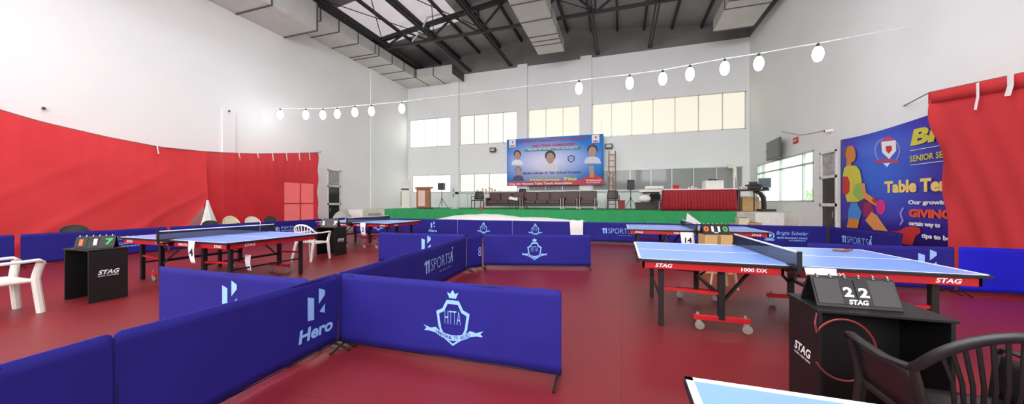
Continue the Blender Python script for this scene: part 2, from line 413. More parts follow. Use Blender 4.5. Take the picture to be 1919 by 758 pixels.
for i, x in enumerate(rxs):
    o = ob('ceiling_runner', lambda m: (m.bar((x - .07, 4, 0), (x - .07, YB, 0), .07, .09), m.bar((x + .07, 4, 0), (x + .07, YB, 0), .07, .09), m.bar((x - .1, 15.5, 0), (x + .1, 15.5, 0), .12)), DARK_STEEL)
    o.location.z = 9.95
    tag(o, 'dark twin steel runner below the trusses, %s from the left wall' % ORD[i], 'roof beam', 'runners below the trusses')
for i, x in enumerate([-13.0 + 1.42 * k for k in range(14)]):
    if abs(x - RIDGE_X) < .1: continue
    o = ob('roof_purlin', lambda m: m.bar((x, 4, 0), (x, YB, 0), .1, .16), DARK_STEEL)
    o.location.z = zroof(x) - .1
    tag(o, 'dark purlin under the roof sheets, %s from the left wall' % ORD[i], 'roof beam', 'purlins under the roof')
for i, (a, b) in enumerate([((-12.6, 10.5), (-9.4, 15.5)), ((-9.4, 10.5), (-12.6, 15.5)), ((-9.4, 10.5), (-6.6, 15.5)), ((-6.6, 10.5), (-9.4, 15.5)), ((-6.6, 10.5), (-1.3, 15.5))]):
    o = ob('bracing_rod', lambda m: m.path([(a[0], a[1], 10.06 + .05 * (i % 2)), (b[0], b[1], 10.06 + .05 * (i % 2))], .022, 6), DARK_STEEL)
    tag(o, 'thin diagonal bracing rod between the roof trusses, %s in order from the left wall' % ORD[i], 'bracing rod', 'bracing rods')
tag(ob('conduit_pipe', lambda m: m.path([(-10.6, 15.3, 9.95), (-9.95, 15.2, 10.4), (-9.6, 15.2, 11.0), (-8.6, 15.2, 11.05)], .045), STEEL),
    'pale bent pipe crossing the roof truss in front of the bright roof sheets', 'pipe')

# ---- bulbs on a wire across the hall
BULB = emit('glowing_bulb', (250, 252, 255), 8.)
bl = [(525, 215), (573, 215), (605, 215), (632, 213), (665, 210), (696, 208), (753, 203), (1085, 165), (1180, 155), (1242, 147), (1293, 138), (1358, 127), (1422, 118), (1533, 100)]
bp_ = [atZ(a, b, 4.98) for a, b in bl]
pts = [Vector((XL, bp_[0].y - .05, 5.3))] + [p + Vector((0, 0, .24)) for p in bp_] + [Vector((XR, 10.0, 5.35))]
tag(ob('light_cable', lambda m: m.path(pts, .012, 6), mat('white_cable', (225, 225, 225), .6)), 'white cable strung across the hall carrying the bulbs', 'cable')
proto = thing('light_bulb', '', 'light bulb', bp_[0], group='bulbs on the cable')
ob('bulb_glass', lambda m: m.lathe([(.02, .16), (.06, .14), (.10, .07), (.115, -.03), (.10, -.12), (.06, -.19), (.01, -.21)], 16), BULB, proto, smooth=True)
ob('lamp_holder', lambda m: m.lathe([(.035, .15), (.036, .21), (.02, .23), (.008, .25)], 12), BLACK_PL, proto)
for i, p in enumerate(bp_):
    o = proto if i == 0 else dup(proto, p)
    o['label'] = 'glowing white bulb on the cable, %s from the left wall' % ORD[i]
# ======================= table tennis tables =======================
NETM = seethrough('dark_net', (26, 30, 52), .42, .8)
TL, TW, TH = 2.74, 1.60, .76
def table(label, cx, y0, rz=0., logo=True):
    """near long edge at y0; x along the length"""
    t = thing('table_tennis_table', label, 'table tennis table', (cx, y0 + TW / 2, 0), rz, 'table tennis tables')
    hl, hw = TL / 2, TW / 2
    for s in (-1, 1):
        m = MB(); a, b = (s * .006, s * hl)
        m.b2((a, -hw, TH - .026), (b, hw, TH))
        m.mi = 1; z = TH + .0015
        m.b2((a, -.004, TH - .001), (b, .004, z)); m.b2((a, -hw, TH - .004), (b, -hw + .022, z)); m.b2((a, hw - .022, TH - .004), (b, hw, z))
        m.b2((b - s * .024, -hw, TH - .004), (b, hw, z))
        m.mi = 2; e = .003
        m.b2((a, -hw - e, TH - .028), (b + s * e, -hw, TH - .005)); m.b2((a, hw, TH - .028), (b + s * e, hw + e, TH - .005)); m.b2((b, -hw, TH - .028), (b + s * e, hw, TH - .005))
        m.build('tabletop', [TABLE_BLUE, WHITE_LINE, BLACK], t)
        m = MB(); q = .035; za, zb = TH - .105, TH - .028
        m.b2((s * .05, -hw + q, za), (b - s * q, -hw + q + .03, zb)); m.b2((s * .05, hw - q - .03, za), (b - s * q, hw - q, zb))
        m.b2((s * .05, -hw + q, za), (s * .08, hw - q, zb)); m.b2((b - s * q - s * .03, -hw + q, za), (b - s * q, hw - q, zb))
        ap = m.build('apron', RED_STEEL, t, bevel=.004)
        m = MB(); y = -hw + q - .003; zc = (za + zb) / 2
        for st_, x_, h_, w_, sh_ in (('STAG', s * (hl - .25), .042, .17, .25), ('1000 DX', s * .3, .036, .22, 0)):
            ob('lettering', lambda m: m.text(st_, x_, 0, h_, w_, .03, sh_, M=UP(0, y, zc)), WHITE_LINE, ap)
        ob('lettering', lambda m: m.text('STAG', 0, 0, .042, .17, .03, .25, M=TR(b - s * q + s * .003, -.45, zc) @ RZ(s * PI / 2) @ FRONT), WHITE_LINE, ap)
        for yy in (-1, 1):
            ob('leg', lambda m: m.b2((s * 1.13 - .027, yy * .6 - .027, 0), (s * 1.13 + .027, yy * .6 + .027, za)), BLACK, t, bevel=.004)
            ob('support_post', lambda m: m.b2((s * .55 - .03, yy * .62 - .03, .13), (s * .55 + .03, yy * .62 + .03, za)), BLACK, t, bevel=.004)
            wb_ = ob('wheel_bar', lambda m: m.b2((s * .55 - .26, yy * .62 - .025, .11), (s * .55 + .26, yy * .62 + .025, .165)), RED_STEEL, t, bevel=.005)
            for k in (-1, 1):
                cx_ = s * .55 + k * .22
                m = MB(); m.lathe([(.034, -.012), (.046, -.008), (.046, .008), (.034, .012)], 16, TR(cx_ + .02, yy * .62, .047) @ RX(PI / 2))
                m.b2((cx_ - .015, yy * .62 - .02, .05), (cx_ + .03, yy * .62 - .014, .115)); m.b2((cx_ - .015, yy * .62 + .014, .05), (cx_ + .03, yy * .62 + .02, .115))
                m.lathe([(.014, .165), (.014, .19)], 10, TR(cx_, yy * .62, 0))
                m.build('caster', mat('grey_caster', (150, 140, 134), .4), wb_)
            ob('brace', lambda m: m.bar((s * 1.13, yy * .6, .42), (s * .55, yy * .62, .40), .03), RED_STEEL, t)
            ob('brace', lambda m: m.bar((s * .2, yy * .45, za + .02), (s * .55, yy * .62, .3), .025), BLACK, t)
        ob('cross_bar', lambda m: (m.bar((s * 1.13, -.6, .3), (s * 1.13, .6, .3), .025), m.bar((s * .55, -.62, .36), (s * .55, .62, .36), .035)), BLACK, t)
    ob('net', lambda m: m.b2((-.003, -hw - .13, TH + .005), (.003, hw + .13, TH + .14)), NETM, t)
    ob('net_tape', lambda m: (m.b2((-.006, -hw - .13, TH + .138), (.006, hw + .13, TH + .154))), WHITE_LINE, t)
    for yy in (-1, 1):
        m = MB(); m.b2((-.018, yy * (hw + .13) - .012, TH - .04), (.018, yy * (hw + .13) + .012, TH + .156))
        m.b2((-.03, yy * (hw - .05), TH + .002), (.03, yy * (hw + .13), TH + .016)); m.b2((-.03, yy * (hw - .05), TH - .06), (.03, yy * (hw + .13), TH - .035))
        m.path([(0, yy * (hw + .05), TH - .12), (0, yy * (hw + .05), TH - .03)], .012)
        m.build('net_post', BLACK, t, bevel=.003)
    return t
T = {}
T[1] = table('blue table tennis table with its net, beside the black box showing 22', 1.55, 3.86)
T[2] = table('blue table tennis table behind the brown box, nearest the red skirted stage table', 1.5, 8.0)
T[3] = table('blue table tennis table with a paper sheet reading 4 hanging from its side', -6.93, 3.4)
T[4] = table('blue table tennis table with a paper sheet hanging from its side, nearest the lectern', -7.6, 7.9)
T[5] = table('blue table tennis table cut off by the bottom edge, in front of the black chair', 1.58, -.303)
def sheet(label, x, y, z1, w, h, s, taper=.7):
    o = MB()
    def f(u, v): return (x + (u - .5) * w * (taper + (1 - taper) * v) + .03 * (1 - v), y - .02 * math.sin(v * 3) - .006, z1 - h + h * v)
    o.grid(f, 4, 8); b = o.build('number_sheet', PAPER, solid=.002, smooth=True)
    tag(b, label, 'paper sheet', 'number sheets on the tables')
    if s:
        m = MB(); m.text(s, x + .025, z1 - h * .5, h * .36, bold=.02, M=TR(0, y - .034, 0) @ FRONT); m.build('digit', INK, b)
    return b
sheet('white paper sheet marked 4 hanging from the blue table side', -6.28, 3.37, .77, .15, .34, '4')
sheet('white paper sheet hanging from the table near the lectern', -7.1, 7.86, .76, .2, .36, '2')
sheet('white paper sheet hanging from the table beside the box showing 22', 1.74, 3.82, .76, .24, .40, '')
sheet('white paper sheet marked 14 hanging from the table below the orange and green digits', 1.33, 7.96, .72, .26, .33, '14', .95)
sheet('blank white paper hanging low beneath the table marked 4', -5.85, 3.9, .5, .14, .26, '')

# ======================= blue court barriers =======================
def logo_hero(m, x, z, s, full=True):
    k = s * (.62 if full else 1); b = z - s / 2 + (s * .38 if full else 0); x0 = x - .345 * k
    for p in ([(0, .81), (.25, .72), (.25, 0), (0, .04)], [(.44, 1), (.69, .88), (.69, .72), (.44, .47)], [(.69, .42), (.69, .10), (.47, .2)]):
        m.poly([(x0 + a * k, b + c * k) for a, c in p])
    if full: m.text('Hero', x, z - s * .36, s * .27, s * .86, .035, .12)
def logo_sports(m, x, z, w):
    [m.poly([(x + w * (a + k), z + .02 + w * b) for a, b in [(-.455, -.085), (-.42, -.085), (-.42, .085), (-.448, .085), (-.49, .055), (-.49, .025), (-.455, .045)]]) for k in (0, .075)]; m.text('SPORTS', x + w * .03, z + .02, w * .155, w * .66, -.016)
    p = lambda a, b: (x + w * .42 + a * w, z + .02 + b * w)
    m.poly([p(-.055, -.08), p(-.03, -.08), p(.0, .0), p(.03, -.08), p(.055, -.08), p(.022, .06), p(.05, .10), p(.0, .085), p(-.02, .05)]); m.disc(*p(.03, .135), w * .022)
    m.text('sport brings us together', x + w * .2, z - w * .12, w * .022, w * .44)
def logo_htta(m, m2, x, z, s):
    k = s / 302; Q = lambda a, b: (x + a * k, z - s / 2 + b * k)
    out = [(0, 0), (55, 38), (85, 95), (99, 180), (62, 197), (36, 245), (-36, 245), (-62, 197), (-99, 180), (-85, 95), (-55, 38)]
    m.ring([Q(*p) for p in out], [Q(p[0] * .83, 22 + (p[1] - 22) * .87 + 8) for p in out])
    m.poly([Q(*p) for p in [(-20, 256), (20, 256), (33, 288), (14, 280), (0, 302), (-14, 280), (-33, 288)]])
    m.text('HTTA', *Q(0, 152), h=72 * k, w=96 * k, bold=-.012)
    n = 10
    arc = lambda a: 42 + (a / 105) ** 2 * 34
    for i in range(n):
        a, b = -105 + 210 * i / n, -105 + 210 * (i + 1) / n
        m.poly([Q(a, arc(a) - 15), Q(b, arc(b) - 15), Q(b, arc(b) + 15), Q(a, arc(a) + 15)])
    for q in (-1, 1):
        m.poly([Q(q * a, b) for a, b in [(98, 92), (135, 84), (178, 98), (160, 82), (174, 66), (140, 68), (104, 60)]])
    st = 'HARYANA TT ASSO'
    for i, c in enumerate(st):
        if c == ' ': continue
        a = -92 + 184 * i / (len(st) - 1)
        m2.text(c, *Q(a, arc(a)), h=19 * k, bold=.01)
def logo_school(m, x, z, s):
    k = s / 100
    ringo = [(x - 150 * k + 40 * k * math.cos(2 * PI * i / 20), z + 38 * k * math.sin(2 * PI * i / 20)) for i in range(20)]
    m.ring(ringo, [(x - 150 * k + 31 * k * math.cos(2 * PI * i / 20), z + 29 * k * math.sin(2 * PI * i / 20)) for i in range(20)])
    m.poly([(x + (a - 150) * k, z + b * k) for a, b in [(-18, 20), (18, 20), (18, -4), (0, -22), (-18, -4)]])
    m.poly([(x + (a - 150) * k, z + b * k) for a, b in [(-44, -30), (-30, -36), (30, -36), (44, -30), (36, -48), (-36, -48)]])
    m.text('Bright Scholar', x + 30 * k, z + 22 * k, 44 * k, 250 * k, .0, .3); m.text('SENIOR SECONDARY SCHOOL', x + 30 * k, z - 18 * k, 16 * k, 240 * k, .03, .2)
    m.text('SONEPAT', x + 70 * k, z - 42 * k, 12 * k, 130 * k, .02)
BH = .70
def barrier(label, p0, p1, logo=None, at=.5, size=.4, cloth_mat=None, h=BH, folds=.006, seed=0):
    p0, p1 = Vector(p0), Vector(p1); d = p1 - p0; d.z = 0; L = d.length
    t = thing('court_barrier', label, 'court barrier', (p0.x, p0.y, 0), math.atan2(d.y, d.x), 'blue court barriers')
    ph = seed * 1.7
    def dy(x, z):
        e = min(x, L - x)
        return folds * (math.sin(x * 4.1 + ph) * .6 + math.sin(x * 9.3 + z * 3 + ph * 2) * .4) * (1.2 - z) - .02 * math.exp(-e / .05) * 0
    def zt(x):
        e = min(x, L - x); r = .03
        return h - (r - math.sqrt(max(0, r * r - (r - e) ** 2)) if e < r else 0) - .006 * math.sin(PI * x / L)
    def f(u, v):
        x = L * (u * .92 + .04 if False else u); x = x
        z = .065 + (zt(x) - .065) * v
        return (x, dy(x, z), z)
    us = 48
    m = MB()
    xs = sorted(set([L * i / us for i in range(us + 1)] + [.006, .014, .024, L - .006, L - .014, L - .024]))
    vs = [(x, dy(x, .065 + (zt(x) - .065) * j / 10), .065 + (zt(x) - .065) * j / 10) for x in xs for j in range(11)]
    m.add(vs, [(i * 11 + j, (i + 1) * 11 + j, (i + 1) * 11 + j + 1, i * 11 + j + 1) for i in range(len(xs) - 1) for j in range(10)])
    cl = m.build('cloth_panel', cloth_mat or BARRIER, t, smooth=True, solid=.014)
    ob('frame', lambda m: (m.path([(.012, .0, .05), (.012, 0, h - .06), (.05, 0, h - .02), (L - .05, 0, h - .02), (L - .012, 0, h - .06), (L - .012, 0, .05)], .006, 6),
                           m.path([(.012, 0, .055), (L - .012, 0, .055)], .005, 6)), BLACK, t)
    for x in (.03, L - .03):
        ob('foot', lambda m: m.path([(x, -.17, .012), (x, -.03, .05), (x, .03, .05), (x, .17, .012)], .011, 6), BLACK, t)
    if logo:
        g, g2 = MB(), MB(); fn = lambda off: (lambda q: Vector((q.x, dy(q.x, q.y) - .0085 - off, q.y)))
        g.fn = fn(.0015); g2.fn = fn(.003); x, z = at * L, .40
        if logo == 'hero': logo_hero(g, x, z, size)
        if logo == 'htta': logo_htta(g, g2, x, z, size)
        if logo == 'sports': logo_sports(g, x, z, size)
        if logo == 'eight':
            for zz in (-.5, .5):
                pr = lambda r: [(x + r * size * .5 * math.cos(2 * PI * i / 16), .36 + zz * size + r * size * math.sin(2 * PI * i / 16) * .5) for i in range(16)]
                g.ring(pr(1), pr(.6))
        if logo == 'school': logo_school(g, x, z, size)
        lo = g.build('logo', LOGO, t)
        if g2.v: g2.build('ribbon_lettering', LOGO_DARK, lo)
    return t
Z7 = lambda a, b: atZ(a, b, BH)
n1 = Z7(213, 624); n2 = Z7(632, 513); n3 = Z7(718, 489); n4 = Z7(873, 444)
barrier('plain blue court barrier nearest the bottom left corner', (-2.25, -1.05, 0), n1 - Vector((0, .006, 0)), seed=1)
barrier('blue court barrier with a two-bar mark over lettering, next to the bottom left one', n1, n2, 'hero', .84, .42, seed=2, folds=.012)
barrier('plain blue court barrier half hidden behind the large shield barrier', n2 + Vector((-.005, .012, 0)), n3, seed=3)
barrier('long blue court barrier with thin sports lettering, running away behind the large shield barrier', n3 + Vector((0, .008, 0)), n4, 'sports', .56, 1.12, seed=4)
barrier('large blue court barrier with a crowned shield, nearest of the shield barriers', Z7(641, 513), Z7(1052, 545), 'htta', .56, .47, seed=5)
barrier('blue court barrier with a pale two-bar mark, directly in front of the table marked 4', Z7(300, 500), Z7(577, 524), 'hero', .52, .45, seed=6)
barrier('blue court barrier with a pale two-bar mark, behind the long sports lettering barrier', Z7(710, 436), Z7(871, 440) , 'hero', .57, .5, seed=7)
barrier('short side-on blue barrier joining the sports lettering barrier to the middle shield barrier', Z7(875, 443.5), Z7(903, 440.7), 'eight', .84, .09, seed=8)
barrier('blue court barrier with a crowned shield, alone in the middle row', Z7(906, 440), Z7(1107, 441), 'htta', .48, .45, seed=9)
rowlab = ['with a crowned shield, behind the table nearest the lectern', 'with a pale two-bar mark in front of the lectern', 'with a crowned shield, below the sheet heap peak',
          'with a crowned shield, partly under the hanging white cloth', 'with thin sports lettering beside the hanging white cloth',
          'with thin sports lettering seen under the table behind the brown box', 'with a school name, in front of the white stair landing']
rows = [(-10.9, -8.45, 'htta', .53, .45), (-8.44, -5.95, 'hero', .57, .42), (-5.94, -3.75, 'htta', .49, .44), (-3.74, -1.45, 'htta', .37, .44),
        (-1.44, .8, 'sports', .60, 1.05), (.81, 3.0, 'sports', .44, 1.05), (3.01, 5.40, 'school', .63, .30)]
for i, (a, b, lg, at_, sz) in enumerate(rows):
    barrier('back row blue barrier ' + rowlab[i], (a, 11.5, 0), (b, 11.5, 0), lg, at_, sz, seed=10 + i)
lx = lambda y: -11.85 + .07 * (y - 3)
lrow = [(.7, 3.35, None, .5, 1, 'plain blue barrier before the red curtain, cut by the frame edge beyond the white armchair'),
        (3.42, 5.7, 'school', .62, .30, 'blue barrier with a school name behind the black box with orange digits'),
        (5.75, 8.0, None, .5, 1, 'plain blue barrier before the red curtain, in front of the white and cream chairs'),
        (8.05, 10.3, 'school', .4, .26, 'blue barrier with a school name before the red curtain, in front of its bright window'),
        (10.35, 11.4, None, .5, 1, 'short plain blue barrier at the red curtain end, before the dark green door')]
for i, (a, b, lg, at_, sz, lb) in enumerate(lrow):
    barrier(lb, (lx(a), a, 0), (lx(b), b, 0), lg, at_, sz, seed=20 + i)
barrier('blue barrier with thin sports lettering below the player banner', (5.42, 11.4, 0), (5.55, 9.15, 0), 'sports', .44, 1.05, seed=30)
barrier('blue barrier with a pale two-bar mark behind the table with the brown bat', (2.9, 6.72, 0), (4.72, 6.8, 0), 'hero', .83, .5, seed=31)
barrier('bright blue cloth barrier at the frame edge below the red curtain', (4.74, 6.76, 0), (5.98, 6.74, 0), None, .5, 1, BRIGHT_BLUE, h=.71, folds=.022, seed=32)

# ======================= umpire boxes, scoreboards =======================
BOXM = mat('black_box_board', (15, 14, 15), .5, var=.1)
BW, BD, BHT = .61, .38, .72
def box_table(label, x, y, rz=0.):
    t = thing('umpire_table', label, 'umpire table', (x, y, 0), rz, 'black umpire tables')
    w, d = BW / 2, BD / 2
    ob('top_panel', lambda m: m.b2((-w - .01, -d - .01, BHT - .018), (w + .01, d + .01, BHT)), BOXM, t, bevel=.003)
    for s in (-1, 1):
        p = ob('side_panel', lambda m: m.b2((s * w - s * .02, -d, 0), (s * w, d, BHT - .02)), BOXM, t, bevel=.003)
        M = TR(s * (w + .002), 0, .40) @ RZ(s * PI / 2) @ FRONT
        ob('lettering', lambda m: m.text('STAG', 0, 0, .06, .21, .03, .3, M=M), WHITE_LINE, p); ob('small_lettering', lambda m: m.text('GLOBAL TABLE TENNIS', -.005, -.05, .014, .2, .02, .2, M=M), WHITE_LINE, p)
    ob('back_panel', lambda m: m.b2((-w + .02, d - .02, 0), (w - .02, d, BHT - .02)), BOXM, t)
    return t
box_table('black umpire box with white lettering beneath the scoreboard showing 22', 1.44, 2.69)
box_table('black umpire box with white lettering near the white armchair at the frame edge', -7.1, 2.69)
box_table('black umpire box under the dark scoreboard reading 1 7', -7.2, 6.85)
def board(label, x, y, rz, cards, w=.42, h=.17, small='STAG', z=BHT, dh=.55, sh=.12):
    t = thing('flip_scoreboard', label, 'scoreboard', (x, y, z), rz, 'flip scoreboards')
    d = h * .55
    for s in (-1, 1):
        M = TR(0, s * d, 0) @ RX(s * math.radians(26))
        ob('stand_panel', lambda m: m.b2((-w / 2, -.006, 0), (w / 2, .006, h * 1.1), M), BLACK_PL, t, bevel=.003)
    M = TR(0, -d, 0) @ RX(-math.radians(26))
    for i, (ch, cm, bgm, cw, *px_) in enumerate(cards):
        xs = -w * .36 + i * w * .72 / max(1, len(cards) - 1) if len(cards) > 1 else 0
        if px_: xs = px_[0] * w
        c = ob('number_card', lambda m: m.b2((xs - cw / 2, -.012, h * .12), (xs + cw / 2, -.008, h * 1.0), M), bgm, t)
        if ch: ob('digit', lambda m: m.text(ch, xs, h * .55, h * dh, h * dh * .36 if ch == '1' else h * dh * .8, .04, M=M @ TR(0, -.0145, 0) @ FRONT), cm, c)
    m = MB()
    for k in range(6): m.path([(-w * .42 + k * w * .168, .012 * math.cos(a) - .006, h * 1.1 + .014 * math.sin(a)) for a in [i * PI / 4 for i in range(8)]], .004, 5, closed=True, M=M)
    m.build('binder_ring', CHROME, t)
    if small: ob('lettering', lambda m: m.text(small, 0, h * (.12 + sh / 2), h * sh, bold=.04, shear=.2, M=M @ TR(0, -.0145, 0) @ FRONT), WHITE_LINE, t)
    return t
K = BLACK_PL
G_ = mat('grey_flip_card', (62, 58, 60), .5)
board('black flip scoreboard showing 22 on the black box', 1.37, 2.68, .02, [('', K, G_, .13, -.32), ('2', WHITE_LINE, K, .068, -.09), ('2', WHITE_LINE, K, .068, .09), ('', K, G_, .13, .32)], w=.42, h=.175, dh=.34, sh=.17)
board('flip scoreboard with orange and green digits on the black box near the white armchair', -7.05, 2.68, .9, [('1', ORANGE, K, .11), ('1', WHITE_LINE, K, .06), ('7', DGREEN, K, .11)], w=.36, h=.17, small='')
board('dark flip scoreboard on the black box behind the white plastic chair', -7.2, 6.82, .45, [('1', WHITE_LINE, G_, .12), ('7', WHITE_LINE, G_, .12)], w=.4, h=.2, small='')
tb = atZ(1341, 441, .74)
board('flip scoreboard with orange 0 and green 0 on the brown box', tb.x, tb.y + .1, .1, [('0', ORANGE, K, .13), ('1', WHITE_LINE, K, .06), ('1', WHITE_LINE, K, .06), ('0', DGREEN, K, .13)], w=.46, h=.2, z=.745)
def carton(m): m.b2((-.24, -.2, 0), (.24, .2, .735))
cb = thing('cardboard_box', 'tall brown cardboard box under the scoreboard with orange 0', 'box', (tb.x + .02, tb.y + .12, 0), .1)
ob('box_body', carton, CARD, cb, bevel=.006)
ob('top_flap', lambda m: (m.b2((-.24, -.2, .736), (-.01, .2, .742)), m.b2((.01, -.2, .736), (.24, .2, .742))), CARD, cb)
ob('packing_tape', lambda m: m.b2((-.03, -.2035, .2), (.03, -.2005, .735)), mat('tan_tape', (150, 112, 70), .3), cb)
tag(ob('red_cable', lambda m: m.path([(1.12, 2.49, .70), (1.105, 2.475, .64)] + [(1.24 + .15 * math.cos(math.radians(a)), 2.47, .50 + .18 * math.sin(math.radians(a))) for a in range(150, -151, -10)], .006, 8), mat('dark_red_cable', (120, 40, 44), .4)),
    'dark red looped cable hanging at the open front of the box showing 22', 'cable')
# bat on table
bt = thing('table_tennis_bat', 'brown table tennis bat lying on the table by the box showing 22', 'bat', (2.58, 5.2, TH + .002), .5)
ob('blade', lambda m: m.lathe([(.072, 0), (.076, .004), (.076, .01), (.072, .014)], 20), mat('brown_rubber', (128, 84, 66), .7), bt)
ob('handle', lambda m: m.b2((.065, -.015, 0), (.17, .015, .022)), mat('brown_handle', (142, 96, 66), .6), bt, bevel=.004)

# ======================= plastic armchairs =======================
def armchair(label, loc, rz, cm, slats=8, group='plastic armchairs', h=.84, sw=.013, sc=1., panel=False, fat=1.):
    """front of the chair looks along local +y"""
    t = thing('plastic_armchair', label, 'chair', loc, rz, group); t.scale = (sc, sc, sc)
    def seatf(u, v):
        x = (u - .5) * (.44 + .04 * v); y = -.2 + .44 * v
        return (x, y, .43 - .022 * math.sin(PI * u) * math.sin(PI * min(1, v * 1.1)) - (.04 * max(0, v - .88) / .12))
    ob('seat', lambda m: m.grid(seatf, 10, 10), cm, t, smooth=True, solid=.014)
    W = .27
    rim = []
    for i in range(25):
        a = PI * i / 24; x = -W * math.cos(a) * 1.02; k = math.sin(a)
        rim.append((x, -.17 - .13 * k ** .7, .66 + (h - .66) * k ** 1.1))
    ob('back_rim', lambda m: m.path(rim, .011, 8, .021), cm, t, smooth=True)
    m = MB()
    for i in range(slats):
        u = (i + .5) / slats; a = PI * (.14 + .72 * u); k = math.sin(a); x1 = -W * math.cos(a); y1 = -.17 - .13 * k ** .7; z1 = .66 + (h - .66) * k ** 1.1
        x0 = (u - .5) * .36
        m.path([(x0, -.2, .43), (x0 * 1.1, -.235, .52), ((x0 + x1) / 2, (y1 - .22) / 2 - .015, .65), (x1, y1, z1)], sw, 6, .006, up=(0, 1, 0))
    m.build('back_slats', cm, t, smooth=True)
    for s in (-1, 1):
        m = MB()
        m.path([(s * W * 1.02, -.17, .66), (s * .295, -.05, .645), (s * .3, .12, .65), (s * .295, .235, .655), (s * .285, .262, .63), (s * .28, .265, .6)], .026 * fat, 8, .012 * fat)
        m.build('armrest', cm, t, smooth=True)
        m = MB()
        m.path([(s * .285, .255, .62), (s * .262, .235, .5), (s * .252, .225, .42), (s * .275, .26, .0)], [.016 * fat, .02 * fat, .026 * fat, .019 * fat], 8, .024 * fat, up=(0, 1, 0)); m.build('front_leg', cm, t, smooth=True)
        m = MB()
        m.path([(s * W, -.17, .65), (s * .25, -.19, .5), (s * .235, -.2, .42), (s * .26, -.3, .0)], [.014 * fat, .018 * fat, .026 * fat, .019 * fat], 8, .022 * fat, up=(0, 1, 0)); m.build('rear_leg', cm, t, smooth=True)
        m = MB()
        m.path([(s * .235, -.2, .405), (s * .25, .225, .405)], .012, 6, .02); m.build('side_rail', cm, t)
        if panel: ob('side_panel', lambda m: m.grid(lambda u, v: (s * (.245 + .03 * v), -.17 + .40 * u, .43 + (.19 + .03 * (1 - u)) * v), 6, 4), cm, t, smooth=True, solid=.008)
    return t
armchair('black plastic armchair with a slatted back in front of the box showing 22', (1.47, 2.06, 0), -.04, BLACK_PL, 15, sw=.008, h=.87, panel=True)
armchair('cream white plastic armchair cut off by the frame edge beside the black box', (-7.1, 1.86, 0), .03, WHITE_PL, 7, fat=1.6)
armchair('white plastic armchair standing between the blue table marked 4 and the black box', (-7.0, 6.08, 0), .1, WHITE_PL, 7, fat=1.4)
st_ = thing('plastic_stool', 'cream plastic stool seen beneath the table by the box showing 22', 'stool', (1.55, 6.1, 0), .3)
ob('seat', lambda m: m.lathe([(.02, .43), (.16, .44), (.175, .43), (.175, .40), (.16, .40)], 20), CREAM_PL, st_, smooth=True)
for k in range(4): a_ = PI / 4 + k * PI / 2; ob('leg', lambda m: m.path([(.12 * math.cos(a_), .12 * math.sin(a_), .42), (.19 * math.cos(a_), .19 * math.sin(a_), 0)], [.035, .028], 4, .012), CREAM_PL, st_)
# seats along the red curtain
DGREY = mat('dark_grey_plastic', (66, 62, 60), .5)
seats = [(150, 'dark grey plastic armchair before the red curtain, alone behind the school name barrier', DGREY, .86, -12.35),
         (404, 'dark grey chair beside the white gap between the red curtains', DGREY, .82, -12.3), (441, 'cream plastic chair before the red curtain, beside the white rounded one', CREAM_PL, .95, -12.3),
         (481, 'white round backed plastic armchair before the red curtain', WHITE_PL, .9, -12.3), (515, 'dark grey chair before the red curtain, nearest the bright window', DGREY, .9, -12.3)]
for px, lb, cm, h, X in seats:
    p = atX(px, 400, X); armchair(lb, (p.x, p.y, 0), -PI / 2, cm, 9, h=h, sw=.034, sc=.93)
# ======================= curtains =======================
def interp(tab, y):
    for (a, za), (b, zb) in zip(tab, tab[1:]):
        if a <= y <= b: return za + (zb - za) * (y - a) / (b - a)
    (a, za), (b, zb) = (tab[0], tab[1]) if y < tab[0][0] else (tab[-2], tab[-1])
    return za + (zb - za) * (y - a) / (b - a)
CLX = -13.0
ltop = []
for a, b in [(0, 207), (60, 225), (100, 235), (200, 258), (300, 277), (380, 285), (420, 287.5), (480, 289.5), (540, 288.5), (597, 287)]:
    p = atX(a, b, CLX); ltop.append((p.y, p.z))
Y380 = atX(380, 285, CLX).y; Y597 = atX(597, 287, CLX).y
def cur_left(y0, y1, shift, k, sagfold, off=0.):
    def f(u, v):
        y = y0 + (y1 - y0) * u; zt = interp(ltop, y); z = .12 + (zt - .12) * v
        low = (1 - v)
        yy = y + shift(u, v)
        x = CLX + .03 * math.sin(y * 1.3 + k) + .012 * math.sin(y * 5.3 + z * 2.2 + k) * (.2 + low) + sagfold * (math.sin(z * 2.4 + y * 1.5 + k) * .035 + .03 * max(0, math.sin(z * 5 - y * 3.6 + k)) ** 4 * low) + .004 * math.sin(y * 17 + k) * v
        return (x + off * u ** 30, yy, z)
    return f
def tie(parent, p, h, w=.035, off=(.05, 0)):
    ob('tie_tape', lambda m: m.path([(p.x + off[0], p.y + off[1], p.z + .02), (p.x + off[0] + .01, p.y + off[1] + .01, p.z - h * .5), (p.x + off[0], p.y + off[1] + .04, p.z - h)], w / 2, 6, .006), WHITE_CLOTH, parent)
ca = ob('red_curtain', lambda m: m.grid(cur_left(.4, Y380 + .10, lambda u, v: -.9 * max(0, u - .8) / .2 * max(0, .45 - v) / .45, .3, 1.2, .07), 120, 40), CURTAIN, smooth=True)
tag(ca, 'long red cloth curtain sagging on a rope beside the cream white armchair', 'curtain', 'red curtains')
tie(ca, atX(292, 268, CLX), .33)
cbn = ob('red_curtain', lambda m: m.grid(cur_left(Y380 + .02, Y597, lambda u, v: .22 * max(0, .12 - u) / .12 * max(0, .42 - v) / .42 + (.03 * math.sin(v * 22) if u > .98 else 0), 1.9, .4), 120, 40), CURTAIN_THIN, smooth=True)
tag(cbn, 'darker red thin curtain with a bright window showing through, beside the dark green door', 'curtain', 'red curtains')
for px in (446, 481, 509, 535, 559, 578): tie(cbn, atX(px, 288, CLX), .18 if px < 500 else .3)
